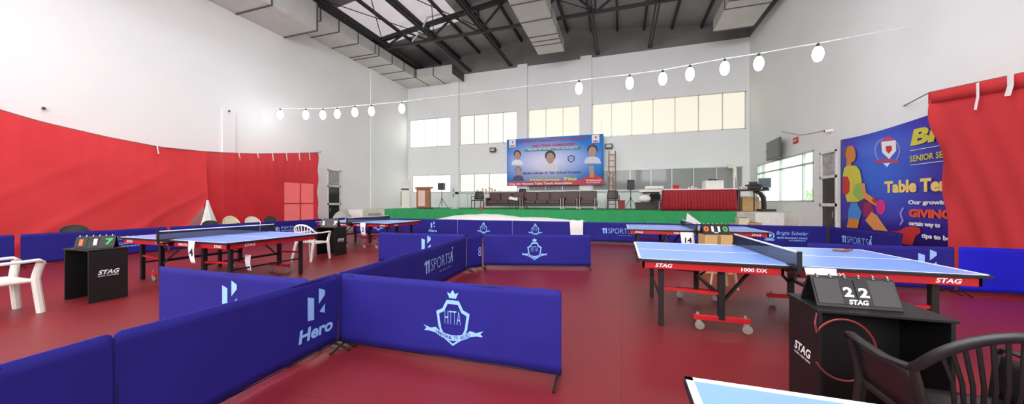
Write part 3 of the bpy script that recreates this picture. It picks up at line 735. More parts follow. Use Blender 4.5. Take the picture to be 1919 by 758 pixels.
tag(ob('curtain_rope', lambda m: m.path([(CLX, y, interp(ltop, y) + .01) for y in [.4 + i * (Y597 - .3) / 60 for i in range(61)]] + [(XL, Y597 + 1.2, 3.9)], .012, 6), mat('grey_rope', (120, 108, 100), .8)), 'thin rope carrying the two red curtains along the left wall', 'rope')
CRX = 5.75
rt = [(atX(a, b, CRX).y, atX(a, b, CRX).z) for a, b in [(1919, 138), (1830, 157), (1742, 175)]]
YR = rt[-1][0]
def cur_right(u, v):
    y = YR + (4.6 - YR) * u; z = .1 + (interp(rt, y) - .1) * v
    y2 = y - .52 * (1 - v) * (1 - u) * (1 if v > .0 else 1) + .05 * math.sin(v * 17) * max(0, 1 - u * 14)
    fold = .025 * math.sin(u * 14 + (1 - v) * 9) * (.15 + (1 - v) * .9) + .010 * math.sin(u * 52 + v * 12) * (.1 + (1 - v))
    return (CRX + fold - .05 * math.exp(-(u / .03) ** 2) * math.sin(v * 9), y2, z)
cr = ob('red_curtain', lambda m: m.grid(cur_right, 150, 40), CURTAIN, smooth=True)
tag(cr, 'red cloth curtain overlapping the player banner on the right wall', 'curtain', 'red curtains')
ob('hem', lambda m: m.grid(lambda u, v: (CRX - .03 + .0 * u, YR - .02 + (4.6 - YR) * u, interp(rt, YR + (4.6 - YR) * u) - .22 * (1 - v) + .005), 60, 2), CURTAIN, cr, smooth=True, solid=.006)
for px, h, w in ((1846, .42, .05), (1909, .3, .1)): tie(cr, atX(px, 157 if px < 1900 else 141, CRX), h, w, (-.09, 0))
tag(ob('curtain_rope', lambda m: m.path([(CRX, 4.6, rt[0][1] - .05), (CRX, rt[0][0], rt[0][1] + .01), (CRX, YR, rt[-1][1] + .01), (XR, YR + 1.4, 3.6)], .012, 6), MATS['grey_rope']), 'thin rope carrying the red curtain over the player banner', 'rope')

p_ = atX(389, 400, CLX + .22)
def drape(u, v):
    r = .03 + .30 * (1 - v) ** 1.2 * (1 + .12 * math.sin(u * 31 + v * 3)); a = 2 * PI * u
    return (p_.x + r * .5 * math.cos(a), p_.y + r * math.sin(a) + .06 * (1 - v), .3 + (atX(388, 376, CLX).z - .3) * v)
tag(ob('white_drape', lambda m: m.grid(drape, 40, 12), WHITE_CLOTH, smooth=True), 'white cloth hanging gathered where the two red curtains meet', 'cloth')
# ======================= player banner on the right wall =======================
BXW = 6.12; BY0 = 12.36
pb = thing('wall_banner', 'large blue banner with a table tennis player, hanging on the right wall', 'banner', (BXW, BY0, 0), -PI / 2)
bblue = glow_print('printed_banner_blue', (64, 46, 166), (50, 104, 222), (1.5, 0, 2.2), (1.7, 3, 1.5))
def bsurf(u, v):
    x = 5.2 * u; return (x, .012 * math.sin(x * 2.3) + .012, .36 + (3.2 - .05 * math.sin(PI * min(1, x / 3)) - .36) * v)
ob('banner_sheet', lambda m: m.grid(bsurf, 40, 4), bblue, pb, smooth=True, solid=.004)
def W4(zx, zy):
    p = atX(1380 + zx / 3.562, 230 + zy / 3.562, BXW); return (BY0 - p.y, p.z)
def W6(zx, zy):
    p = atX(1520 + zx / 4.737, 400 + zy / 4.737, BXW); return (BY0 - p.y, p.z)
def printer(parent, name, M):
    m = MB(); m.T = M; mats = []
    def use(mt):
        if mt not in mats: mats.append(mt)
        m.mi = mats.index(mt)
    def done(): return m.build(name, mats, parent)
    return m, use, done
P_ = lambda n, c: mat('print_' + n, c, .55, var=.03)
skin, skin2, yel, red, pink, sky_, crim, wht, hair = P_('tan', (214, 132, 56)), P_('orange_tan', (232, 150, 84)), P_('yellow', (214, 205, 70)), P_('red', (204, 44, 44)), P_('pink', (226, 40, 140)), P_('blue', (70, 140, 220)), P_('crimson', (150, 30, 90)), P_('white', (240, 240, 245)), P_('brown', (120, 74, 40))
m, use, done = printer(pb, 'player_print', TR(0, -.006, 0) @ FRONT)
lay = [0]
def pp(mt, pts, W=W4):
    use(mt); lay[0] += .0004; m.T = TR(0, -.006 - lay[0], 0) @ FRONT; m.poly([W(*p) for p in pts])
def pe(mt, cx, cy, rx, ry, n=22): pp(mt, [(cx + rx * math.cos(2 * PI * i / n), cy + ry * math.sin(2 * PI * i / n)) for i in range(n)])
pe(hair, 758, 208, 36, 52); pp(skin, [(742, 165), (775, 155), (795, 185), (800, 225), (790, 258), (770, 270), (770, 300), (735, 300), (738, 250), (730, 215)])
pp(yel, [(722, 305), (745, 288), (800, 290), (825, 320), (838, 380), (842, 440), (860, 505), (825, 532), (742, 532), (724, 470), (712, 360)])
pp(P_('green', (150, 190, 90)), [(790, 420), (838, 400), (856, 500), (820, 525), (780, 480)])
pp(red, [(714, 362), (745, 362), (760, 400), (757, 465), (732, 488), (710, 472)])
pp(sky_, [(768, 535), (808, 538), (838, 600), (826, 650), (748, 642), (750, 590)])
pp(skin, [(752, 640), (824, 650), (812, 708), (738, 702)])
pp(P_('violet', (90, 30, 110)), [(815, 530), (860, 505), (880, 560), (850, 640), (835, 590)])
pp(crim, [(852, 540), (905, 520), (925, 600), (878, 645), (848, 620)])
pp(skin2, [(905, 598), (940, 620), (1014, 728), (920, 720), (864, 655)])
pe(pink, 968, 566, 31, 50)
pp(skin2, [(836, 410), (860, 405), (868, 470), (945, 525), (935, 560), (905, 540), (852, 505)])
pp(red, [(905, 520), (925, 500), (945, 530), (930, 545)])
pp(red, [(700, 168), (790, 160), (840, 128), (915, 118), (972, 136), (980, 176), (935, 205), (905, 285), (805, 275), (825, 190), (790, 178)], W6)
pp(P_('pale_lilac', (160, 150, 220)), [(1110, 570), (1126, 570), (1105, 610), (1122, 660), (1100, 690), (1092, 684), (1108, 655), (1092, 610)])
done()
m, use, done = printer(pb, 'emblem', TR(0, -.007, 0) @ FRONT); lay[0] = .001
pe(P_('lilac', (150, 140, 205)), 1010, 190, 88, 90); pe(bblue, 1010, 190, 76, 84); pe(P_('rose', (186, 70, 110)), 1018, 150, 52, 55)
pp(wht, [(970, 130), (1066, 120), (1070, 190), (1022, 245), (975, 200)]); pp(red, [(1000, 160), (1040, 155), (1042, 185), (1020, 210), (1002, 190)])
pp(P_('rose', 0), [(925, 255), (1000, 240), (1095, 255), (1080, 275), (1010, 262), (940, 275)]); pp(wht, [(985, 275), (1030, 270), (1010, 300)])
done()
m, use, done = printer(pb, 'lettering', TR(0, -.006, 0) @ FRONT); lay[0] = .002
def wt(mt, vis, full, a, b, bold=.03, shear=0., W=W4):
    """visible letters span zoom box a..b (lower-left, upper-right); the full line runs on"""
    use(mt); x0, z0 = W(*a); x1, z1 = W(*b); w = x1 - x0; h = W(a[0], b[1])[1] - z0
    r = text_geo(full, bold, shear)[2] / text_geo(vis, bold, shear)[2]
    m.T = TR(0, -.0105, 0) @ FRONT; m.text(full, x0 + w * r / 2, z0 + h / 2, h, w * r, bold, shear)
wt(yel, 'B', 'Bright Scholar', (1165, 190), (1290, 52), .05, .15)
use(wht); x0, z0 = W4(1165, 192); m.b2((x0, z0, 0), (x0 + 2.6, z0 + .012, .001)); x0, z0 = W4(1168, 288); m.b2((x0, z0, 0), (x0 + 2.6, z0 + .012, .001))
wt(yel, 'SENIOR', 'SENIOR SECONDARY SCHOOL', (1162, 266), (1322, 226), .02)
ylo = P_('pale_yellow', (250, 214, 120))
wt(ylo, 'Table Te', 'Table Tennis', (992, 474), (1362, 395), .05)
wt(wht, 'Our growi', 'Our growing', (1150, 556), (1376, 520), .05); wt(P_('orange', (240, 84, 50)), 'GIVIN', 'GIVING', (1155, 634), (1372, 578), .06)
wt(wht, 'certain way to', 'certain way to', (1155, 696), (1366, 660), .05)
wt(wht, 'tips to b', 'tips to be', (985, 232), (1212, 180), .05, 0, W6)
done()

# ======================= championship banner over the stage =======================
BSY = 19.62
b0, b1 = atY(950, 349, BSY), atY(1131, 252, BSY)
zb0, zb1 = atY(1040, 348, BSY).z, atY(1040, 257, BSY).z
bw = b1.x - b0.x
sb = thing('stage_banner', 'sky blue championship banner hanging on the back wall above the sofas', 'banner', (b0.x, BSY, 0))
sm = glow_print('sky_blue_print', (64, 142, 232), (226, 222, 250), (bw * .42, 0, (zb0 + zb1) / 2 - .1), (bw * .5, 3, 1.7))
ob('banner_sheet', lambda m: m.grid(lambda u, v: (bw * u, .01 * math.sin(u * 9), zb0 + (zb1 - zb0) * v), 24, 2), sm, sb, smooth=True, solid=.004)
def SB(zx, zy):     # crop 880..1240 x 230..370 at 5.33x, straightened to the sheet
    lx = (zx - 372) / (1340 - 372); top = 175 - 62 * lx; bot = 638 - 20 * lx
    return (bw * lx, zb1 - (zb1 - zb0) * (zy - top) / (bot - top))
m, use, done = printer(sb, 'banner_print', TR(0, -.014, 0) @ FRONT); lay[0] = .0
def sp(mt, pts):
    use(mt); lay[0] += .0006; m.T = TR(0, -.013 - lay[0], 0) @ FRONT; m.poly([SB(*p) for p in pts])
def se(mt, cx, cy, rx, ry): sp(mt, [(cx + rx * math.cos(2 * PI * i / 20), cy + ry * math.sin(2 * PI * i / 20)) for i in range(20)])
pale, palr = P_('pale_blue', (176, 205, 245)), P_('pale_lavender', (214, 210, 245))
sp(P_('banner_red', (206, 60, 76)), [(374, 600), (1100, 575), (1340, 560), (1340, 618), (374, 637)])
sp(P_('banner_green', (64, 150, 150)), [(565, 272), (1130, 240), (1145, 252), (1125, 268), (560, 296)])
fsk, dk, gr, coat = P_('face', (186, 146, 130)), P_('dark_hair', (60, 48, 54)), P_('grey_hair', (130, 130, 140)), P_('pale_coat', (222, 216, 228))
for cx, cy, s, h_, c_ in [(485, 330, 38, dk, wht), (495, 490, 36, gr, P_('suit', (70, 74, 110))), (828, 350, 52, dk, coat), (1238, 285, 48, dk, coat)]:
    sp(c_, [(cx - s * 1.7, cy + s * 2.6), (cx - s * 1.3, cy + s * 1.5), (cx - s * .3, cy + s * 1.1), (cx + s * .3, cy + s * 1.1), (cx + s * 1.3, cy + s * 1.5), (cx + s * 1.7, cy + s * 2.6)])
    se(h_, cx, cy - s * .3, s * 1.05, s * 1.05); se(fsk, cx, cy + s * .15, s * .78, s * 1.05)
sp(red, [(1150, 560), (1240, 500), (1330, 555), (1330, 610), (1160, 612)]); sp(fsk, [(1205, 440), (1250, 430), (1255, 545), (1215, 548)])
for cx, cy in [(433, 215), (1267, 165)]:
    sp(wht, [(cx - 35, cy - 38), (cx + 35, cy - 42), (cx + 35, cy + 35), (cx - 35, cy + 39)]); use(red)
    sp(red, [(cx - 8, cy - 25), (cx + 14, cy - 22), (cx + 2, cy + 5)]); sp(red, [(cx - 24, cy + 18), (cx + 24, cy + 15), (cx + 24, cy + 27), (cx - 24, cy + 30)])
sp(P_('navy', (40, 60, 130)), [(1000, 345), (1035, 325), (1070, 340), (1068, 380), (1036, 402), (1004, 384)]); sp(pale, [(1010, 350), (1035, 336), (1060, 347), (1058, 376), (1036, 392), (1013, 378)])
def st(mt, s, a, b, bold=.02, shear=0.):
    use(mt); x0, z0 = SB(*a); x1, z1 = SB(*b); lay[0] += .0006; m.T = TR(0, -.016 - lay[0], 0) @ FRONT
    h = abs(SB((a[0] + b[0]) / 2, b[1])[1] - SB((a[0] + b[0]) / 2, a[1])[1]); m.text(s, (x0 + x1) / 2, SB((a[0] + b[0]) / 2, (a[1] + b[1]) / 2)[1], h, x1 - x0, bold, shear)
mag = P_('magenta', (190, 40, 90)); nav = P_('navy', 0)
st(mag, 'HARYANA STATE SUB JUNIOR & YOUTH INTER DISTRICT', (505, 192), (1200, 165), .03); st(mag, 'TABLE TENNIS CHAMPIONSHIP', (640, 240), (1065, 215), .03)
st(wht, 'FROM 10-10-2017 TO 12-10-2017', (600, 272), (1095, 252)); st(nav, 'HTTA', (1015, 372), (1058, 352))
st(nav, 'Bright Scholar Sr. Sec. School Sonepat', (550, 522), (1128, 490), .02); st(P_('lime', (220, 230, 80)), 'Welcomes', (620, 585), (930, 560), .03, .3); st(P_('lime', 0), 'You', (960, 580), (1095, 545), .05, .3)
st(wht, 'Org. by: Haryana Table Tennis Association', (400, 628), (1045, 600), .03); st(wht, 'Venue', (1170, 585), (1320, 565)); st(wht, 'Sonepat', (1180, 606), (1310, 592))
done()
for px in (955, 1126):
    q = atY(px, 260, BSY); ob('hanging_cord', lambda m: m.path([(q.x - b0.x, 0, zb1), (q.x - b0.x + .05, .3, zb1 + .9)], .008, 5), WHITE_CLOTH, sb)
# ======================= on the stage =======================
S0 = SZ + .026
def X_(px, Y): return atY(px, 380, Y).x
def sofa(label, px0, px1, Y, seats, h=.93):
    x0, x1 = X_(px0, Y), X_(px1, Y); w = x1 - x0
    t = thing('brown_sofa', label, 'sofa', ((x0 + x1) / 2, Y, S0), 0, 'brown sofas on the stage')
    a = .11; iw = (w - 2 * a) / seats
    for i in range(seats):
        cx = -w / 2 + a + iw * (i + .5)
        ob('seat_cushion', lambda m: m.b2((cx - iw / 2 + .008, -.36, .28), (cx + iw / 2 - .008, .2, .44)), LEATHER, t, bevel=.04)
        ob('back_cushion', lambda m: m.box((-w / 2 + w / seats * (i + .5), .27, .66), (w / seats - .012, .15, h - .42)), LEATHER, t, bevel=.05)
    for s in (-1, 1):
        ob('armrest', lambda m: m.b2((s * w / 2 - s * a, -.38, .14), (s * w / 2, .19, .60)), LEATHER, t, bevel=.035)
        for y in (-.33, .28): ob('leg', lambda m: m.b2((s * (w / 2 - .06) - .02, y - .02, 0), (s * (w / 2 - .06) + .02, y + .02, .15)), CHROME, t)
        ob('chrome_strip', lambda m: m.b2((s * (w / 2 - .055) - .008, -.388, .15), (s * (w / 2 - .055) + .008, -.379, .55)), CHROME, t)
    ob('base_frame', lambda m: m.b2((-w / 2 + .06, -.33, .15), (w / 2 - .06, .32, .27)), DARK_WOOD, t)
    return t
sofa('long brown sofa nearest the lectern, with a white cloth on its arm', 914, 980, 17.3, 3)
sofa('long brown sofa second from the lectern', 980.5, 1055, 17.3, 3)
sofa('single brown sofa chair between the long sofas and the end sofa chair', 1055.5, 1085, 17.3, 1, .95)
sofa('single brown sofa chair nearest the ladder', 1085.5, 1118, 17.3, 1, .97)
def wchair(label, px, Y, rz, m1, w=.52, h=.92, group=None):
    t = thing('stage_chair', label, 'chair', (X_(px, Y), Y, S0), rz, group)
    ob('seat', lambda m: m.b2((-w / 2, -.24, .42), (w / 2, .24, .48)), m1, t, bevel=.02)
    ob('backrest', lambda m: m.grid(lambda u, v: ((u - .5) * w * (1 - .25 * v ** 3), .23 + .06 * v - .04 * math.sin(PI * u), .5 + (h - .5) * v), 10, 6), m1, t, solid=.03, smooth=True)
    for s in (-1, 1):
        for y in (-.22, .22): ob('leg', lambda m: m.bar((s * (w / 2 - .02), y, .43), (s * (w / 2), y * 1.1, 0), .035), m1, t)
        ob('armrest', lambda m: m.path([(s * w / 2, .24, .68), (s * w / 2, -.16, .67), (s * w / 2, -.22, .6), (s * w / 2, -.22, .45)], .02, 8), m1, t)
    return t
wchair('dark wooden armchair on the stage beside the sofa nearest the lectern', 895, 16.9, .05, DARK_WOOD, .56, .95)
wchair('dark chair with a rounded back standing behind the brown sofas', 977, 18.1, 0, DARK_WOOD, .5, 1.12)
wchair('dark grey chair on the stage beside the red box', 1149, 17.3, .1, DGREY, .56, .95)
wchair('dark chair under the white desk on the stage', 1229, 17.78, 2.9, BLACK_PL, .5, .8)
tag(ob('white_cloth', lambda m: m.grid(lambda u, v: (X_(964, 17) + (u - .5) * .5, 16.93 + (v - .5) * .32 - .04 * u, S0 + .63 - .12 * (v < .3) * (1 - v * 3) + .03 * math.sin(u * 7) * math.sin(v * 5) - .08 * u), 12, 10), WHITE_CLOTH, smooth=True, solid=.02), 'crumpled white cloth on the sofa nearest the lectern', 'cloth')
# small steel table by the sofas
t = thing('steel_stool', 'low wire-legged stool between the end sofa and the ladder', 'stool', (X_(1127, 17.6), 17.6, S0))
ob('stool_top', lambda m: m.b2((-.22, -.2, .42), (.22, .2, .45)), ALU, t, bevel=.008)
for s in (-1, 1):
    for y in (-.17, .17): ob('leg', lambda m: m.path([(s * .19, y, .42), (s * .22, y, 0)], .013, 6), CHROME, t)
# lectern
t = thing('lectern', 'brown wooden lectern with a pale front panel on the green stage', 'lectern', (X_(795, 15.75), 15.75, S0), .28)
ob('body', lambda m: m.prism([(-.36, -.24), (.36, -.24), (.3, .24), (-.3, .24)], 1.04, TR(0, 0, .06)), WOOD, t, bevel=.01)
ob('plinth', lambda m: m.b2((-.3, -.27, 0), (.42, .24, .07)), DARK_WOOD, t, bevel=.01)
ob('slanted_top', lambda m: m.box((0, 0, 0), (.84, .58, .09), TR(0, -.01, 1.13) @ RX(.1)), WOOD, t, bevel=.015)
ob('front_panel', lambda m: m.b2((-.25, -.252, .14), (.12, -.24, .98)), mat('pale_lectern_panel', (222, 186, 178), .5), t)
ob('microphone', lambda m: (m.path([(.1, .1, 1.15), (.1, .05, 1.4), (.1, -.02, 1.46)], .006, 6), m.lathe([(.012, -.03), (.018, 0), (.01, .03)], 10, TR(.1, -.03, 1.47))), BLACK_PL, t)
# speakers on tripods
def speaker(label, px, Y, zc, h, w):
    t = thing('loudspeaker_on_tripod', label, 'loudspeaker', (X_(px, Y), Y, S0), 0, 'loudspeakers on tripods')
    ob('cabinet', lambda m: m.prism([(-w / 2, -.17), (w / 2, -.17), (w / 2 * .8, .17), (-w / 2 * .8, .17)], h, TR(0, 0, zc - h / 2)), BLACK_PL, t, bevel=.02)
    ob('grille', lambda m: m.b2((-w / 2 + .03, -.18, zc - h / 2 + .03), (w / 2 - .03, -.168, zc + h / 2 - .03)), mat('grey_grille', (70, 68, 72), .7), t)
    ob('pole', lambda m: m.path([(0, 0, .1), (0, 0, zc - h / 2)], .02, 8), BLACK, t); ob('collar', lambda m: m.lathe([(.035, .5), (.035, .6)], 10), BLACK, t)
    for k in range(3):
        a = 2 * PI * k / 3 - PI / 2; ob('leg', lambda m: m.path([(.02 * math.cos(a), .02 * math.sin(a), .55), (.38 * math.cos(a), .38 * math.sin(a), .012)], .014, 6), BLACK, t)
speaker('black loudspeaker on a tripod beside the wooden lectern', 828, 18.6, 1.34, .44, .38)
speaker('black loudspeaker on a tripod between the ladder and the white desk', 1182, 18.2, 1.24, .5, .36)
# tower air conditioner and pole in the corner
t = thing('tower_air_conditioner', 'white tower air conditioner in the stage corner behind the lectern', 'air conditioner', (X_(759, 17.2), 17.2, S0), .6)
ob('body', lambda m: m.b2((-.24, -.17, 0), (.24, .17, 1.68)), WHITE_PL, t, bevel=.02)
ob('vent', lambda m: [m.b2((-.2, -.178, 1.3 + k * .045), (.2, -.168, 1.325 + k * .045)) for k in range(7)], GREY_TRIM, t)
ob('display_strip', lambda m: m.b2((-.22, -.178, 1.08), (.22, -.168, 1.18)), BLACK_PL, t); ob('lower_grille', lambda m: m.b2((-.235, -.178, .1), (-.2, -.168, 1.0)), DGREY, t)
tag(ob('white_pole', lambda m: (m.lathe([(.045, 0), (.045, 1.75), (.03, 1.76)], 12, TR(X_(768, 17), 17, S0)), m.lathe([(.16, 0), (.16, .03), (.05, .05)], 16, TR(X_(768, 17), 17, S0))), WHITE_PL, smooth=True), 'upright white pole on a round foot between lectern and tower air conditioner', 'pole')
# pedestal fan
t = thing('pedestal_fan', 'grey pedestal fan standing on the green carpet beside the lectern loudspeaker', 'fan', (X_(852.5, 16.4), 16.4, S0), -1.1)
ob('base', lambda m: m.lathe([(.24, 0), (.24, .02), (.1, .05), (.03, .09)], 20), ALU, t, smooth=True); ob('stem', lambda m: m.path([(0, 0, .05), (0, 0, .82)], .018, 8), WHITE_PL, t)
ob('motor', lambda m: m.lathe([(.03, -.02), (.075, .02), (.07, .14), (.03, .18)], 14, TR(0, .02, .86) @ RX(-PI / 2)), BLACK_PL, t, smooth=True)
m = MB()
for r in (.08, .15, .22, .27): m.path([(r * math.cos(a), -.12 + .5 * r * r, .86 + r * math.sin(a)) for a in [2 * PI * k / 24 for k in range(24)]], .005, 5, closed=True)
for k in range(16): a = 2 * PI * k / 16; m.path([(.03 * math.cos(a), -.12, .86 + .03 * math.sin(a)), (.27 * math.cos(a), -.085, .86 + .27 * math.sin(a))], .004, 4)
m.build('cage', CHROME, t)
for k in range(4):
    ob('blade', lambda m: m.grid(lambda u, v: (.03 + .2 * u, -.06 + .05 * (v - .5), .16 * (v - .5) * (.5 + u)), 4, 3, TR(0, 0, .86) @ RY(k * PI / 2)), GREY_TRIM, t, solid=.006)
# trophy table behind the sofas
Yt = 18.7
t = thing('trophy_table', 'long white table behind the brown sofas carrying the trophies', 'table', ((X_(878, Yt) + X_(960, Yt)) / 2, Yt, S0)); w = (X_(960, Yt) - X_(878, Yt)) / 2
ob('tabletop', lambda m: m.b2((-w, -.3, .82), (w, .3, .86)), WHITE_CLOTH, t, bevel=.008)
for s in (-1, 1):
    for y in (-.26, .26): ob('leg', lambda m: m.b2((s * (w - .06) - .02, y - .02, 0), (s * (w - .06) + .02, y + .02, .82)), ALU, t)
tr = None
for i, (px, h) in enumerate([(896, .24), (905, .34), (912, .28), (918, .42), (923, .32), (928, .26)]):
    loc = (X_(px, Yt), Yt - .1 + .06 * (i % 2), S0 + .86); lb = 'small pale trophy on the table behind the sofas, %s from the lectern' % ORD[i]
    if tr is None:
        tr = thing('trophy', lb, 'trophy', loc, 0, 'trophies behind the sofas'); tr.scale = (1, 1, h / .3); first = loc
        ob('trophy_base', lambda m: m.b2((-.045, -.045, 0), (.045, .045, .05)), DARK_WOOD, tr, bevel=.004)
        ob('cup', lambda m: m.lathe([(.03, .05), (.014, .08), (.012, .14), (.05, .2), (.06, .29), (.05, .3)], 14), mat('pale_trophy_metal', (225, 215, 190), .3, .3), tr, smooth=True)
    else:
        o = dup(tr, loc, 0, lb); o.scale = (1, 1, h / .3)
# ladder leaning on the back wall
Yl = 19.2
xa, xb = X_(1141, Yl), X_(1153, Yl)
t = thing('wooden_ladder', 'tall wooden ladder leaning on the back wall beside the championship banner', 'ladder', ((xa + xb) / 2, Yl, S0)); w = (xb - xa) / 2
zt_ = atY(1147, 284, 19.6).z - S0
for s in (-1, 1): ob('rail', lambda m: m.bar((s * w * 1.15, -.3, 0), (s * w, .36, zt_), .06, .06), WOOD, t)
for k in range(9):
    f_ = (k + .7) / 9.3; ob('rung', lambda m: m.bar((-w * 1.1, -.3 + .66 * f_, zt_ * f_), (w * 1.1, -.3 + .66 * f_, zt_ * f_), .045, .045), WOOD, t)
ob('hanging_wire', lambda m: m.path([(-w * .5 + .1 * math.sin(k), -.02, zt_ * .58 + .16 * math.cos(k * .9) + .02 * k) for k in range(10)], .02, 6), ALU, t)
# red box
t = thing('red_box', 'small red wooden box beside the dark grey stage chair', 'box', (X_(1165, 17.2), 17.2, S0))
ob('box_body', lambda m: m.b2((-.15, -.14, 0), (.15, .14, .42)), mat('dark_red_board', (140, 40, 42), .6), t, bevel=.008); ob('lid', lambda m: m.b2((-.16, -.15, .42), (.16, .15, .45)), mat('dark_red_board', 0), t, bevel=.006)
# white desk
Yd = 17.9
x0, x1 = X_(1197, Yd), X_(1240, Yd)
t = thing('white_desk', 'white desk on the stage beside the red skirted table', 'desk', ((x0 + x1) / 2, Yd, S0)); w = (x1 - x0) / 2
ob('desktop', lambda m: m.b2((-w, -.35, .86), (w, .3, .96)), WHITE_PL, t, bevel=.01); ob('modesty_panel', lambda m: m.b2((-w + .12, .2, .1), (w - .05, .23, .86)), WHITE_PL, t)
for s in (-1, 1): ob('side_panel', lambda m: m.b2((s * (w - .14) - .02, -.28, 0), (s * (w - .14) + .02, .28, .86)), GREY_TRIM, t)
t = thing('split_air_conditioner', 'white air conditioner unit lying above the white desk by the window sill', 'air conditioner', (X_(1226, 18.0), 18.0, S0 + .96))
ob('body', lambda m: m.b2((-.42, -.1, 0), (.42, .12, .2)), WHITE_PL, t, bevel=.03); ob('louvre', lambda m: m.b2((-.36, -.108, .03), (.36, -.098, .06)), DGREY, t)
t = thing('dark_chest', 'low dark chest on the carpet in front of the white desk', 'chest', (X_(1212, 17.05), 17.05, S0))
ob('chest_body', lambda m: m.b2((-.5, -.2, 0), (.5, .2, .3)), DARK_WOOD, t, bevel=.01); ob('lid', lambda m: m.b2((-.52, -.22, .3), (.52, .22, .35)), DARK_WOOD, t, bevel=.01)
tag(ob('white_bundle', lambda m: m.grid(lambda u, v: (X_(1208, 17.05) + .28 * math.cos(2 * PI * u) * math.sin(PI * v), 17.05 + .15 * math.sin(2 * PI * u) * math.sin(PI * v), S0 + .36 + .16 * (1 - math.cos(PI * v)) / 1 * (1 + .08 * math.sin(u * 19))), 24, 10), WHITE_CLOTH, smooth=True), 'white cloth bundle lying on the low dark chest', 'cloth')
# red skirted table
Yr = 15.5
x0, x1 = X_(1243, Yr), X_(1380, Yr - .4)
t = thing('skirted_table', 'long stage table with a pleated dark red skirt and white top', 'table', ((x0 + x1) / 2, Yr, S0)); w = (x1 - x0) / 2
def skirt(u, v):
    per = [(-w, .4), (-w, -.4), (w, -.4), (w, .4)]; L = [.8, 2 * w, .8]; s = u * (1.6 + 2 * w); i = 0
    while i < 2 and s > L[i]: s -= L[i]; i += 1
    f_ = s / L[i]; a, b = per[i], per[i + 1]; x, y = a[0] + (b[0] - a[0]) * f_, a[1] + (b[1] - a[1]) * f_
    n = [(-1, 0), (0, -1), (1, 0)][i]; k = (.022 * math.sin(u * 230) + .02 * math.sin(u * 71)) * (1.2 - v) + .05 * (1 - v)
    return (x + n[0] * k, y + n[1] * k, .02 + .84 * v)
ob('table_skirt', lambda m: m.grid(skirt, 260, 6), MAROON, t, smooth=True, solid=.008)
ob('tabletop', lambda m: m.b2((-w - .02, -.43, .855), (w + .02, .43, .90)), WHITE_CLOTH, t, bevel=.012)
for s in (-1, 1):
    for y in (-.33, .33): ob('leg', lambda m: m.b2((s * (w - .1) - .02, y - .02, 0), (s * (w - .1) + .02, y + .02, .86)), BLACK, t)
TZ = S0 + .902
t = thing('red_bucket', 'small red plastic tub on the red skirted table', 'tub', (X_(1267, Yr), Yr + .05, TZ))
ob('tub', lambda m: m.lathe([(.1, 0), (.13, .14), (.14, .16), (.125, .16), (.1, .02)], 18), mat('red_plastic', (210, 36, 40), .4), t, smooth=True); ob('rim', lambda m: m.lathe([(.135, .145), (.15, .15), (.15, .165), (.135, .165)], 18), mat('red_plastic', 0), t)
t = thing('white_carton', 'white box with black cables on top standing on the red skirted table', 'box', (X_(1336, Yr), Yr + .05, TZ), .1)
ob('box_body', lambda m: m.b2((-.33, -.22, 0), (.33, .22, .33)), WHITE_PL, t, bevel=.01); ob('lid_seam', lambda m: m.b2((-.333, -.223, .26), (.333, .223, .268)), GREY_TRIM, t)
tag(ob('cable_bundle', lambda m: m.path([(X_(1336, Yr) + .16 * math.cos(k * .7) * (1 + .1 * math.sin(k * 1.7)), Yr + .05 + .1 * math.sin(k * .7), TZ + .35 + .012 * (k % 5)) for k in range(30)], .012, 6), BLACK_PL), 'coil of black cables on the white box', 'cable')
for i, (px, h) in enumerate([(1290, .07), (1296, .12), (1303, .06)]):
    tag(ob('cup', lambda m: m.lathe([(.03, 0), (.04, h), (.034, h), (.026, .01)], 12, TR(X_(px, Yr), Yr - .1, TZ)), WHITE_PL, smooth=True), 'small white cup on the red skirted table, %s from the red tub' % ORD[i], 'cup', 'cups on the red skirted table')
# desk with a curved leg, monitor, printer, cardboard carton at the stage end
Yq = 15.6
t = thing('dark_desk', 'dark desk with a curved end leg at the stage end by the wall window', 'desk', (X_(1408, Yq), Yq, S0), .1)
ob('desktop', lambda m: m.b2((-.55, -.3, .80), (.5, .3, .86)), DARK_WOOD, t, bevel=.012)
ob('curved_leg', lambda m: m.path([(.1, 0, .78), (.3, 0, .72), (.42, 0, .55), (.44, 0, .3), (.44, 0, .06)], [.05, .07, .09, .08, .08], 8, .11, up=(0, 1, 0)), DARK_WOOD, t, smooth=True)
ob('foot', lambda m: m.b2((.25, -.28, 0), (.75, .28, .09)), DARK_WOOD, t, bevel=.03); ob('side_panel', lambda m: m.b2((-.53, -.25, 0), (-.49, .25, .80)), DARK_WOOD, t); ob('leg', lambda m: m.b2((-.02, -.25, 0), (.01, -.22, .8)), BLACK, t)
DZ = S0 + .862
t = thing('printer', 'black printer on the dark desk at the stage end', 'printer', (X_(1411, Yq), Yq - .05, DZ), .1)
ob('printer_body', lambda m: m.b2((-.24, -.18, 0), (.2, .18, .2)), BLACK_PL, t, bevel=.025); ob('paper_tray', lambda m: m.box((0, -.1, .23), (.3, .03, .1), RX(-.4)), DGREY, t); ob('output_slot', lambda m: m.b2((-.18, -.186, .05), (.14, -.176, .09)), DGREY, t)
t = thing('computer_monitor', 'bulky grey blue monitor on the dark desk against the wall window', 'monitor', (X_(1436, Yq), Yq + .06, DZ), -.5)
ob('housing', lambda m: m.prism([(-.21, -.2), (.21, -.2), (.15, .2), (-.15, .2)], .38, TR(0, 0, .06)), mat('grey_blue_plastic', (104, 128, 138), .5), t, bevel=.02); ob('screen', lambda m: m.b2((-.17, -.207, .1), (.17, -.198, .4)), mat('dim_screen', (70, 92, 100), .15), t); ob('stand', lambda m: m.lathe([(.14, 0), (.12, .03), (.06, .07)], 16), DGREY, t)
t = thing('cardboard_box', 'brown cardboard box beneath the dark desk at the stage end', 'box', (X_(1402, 16.0), 16.0, S0), .1)
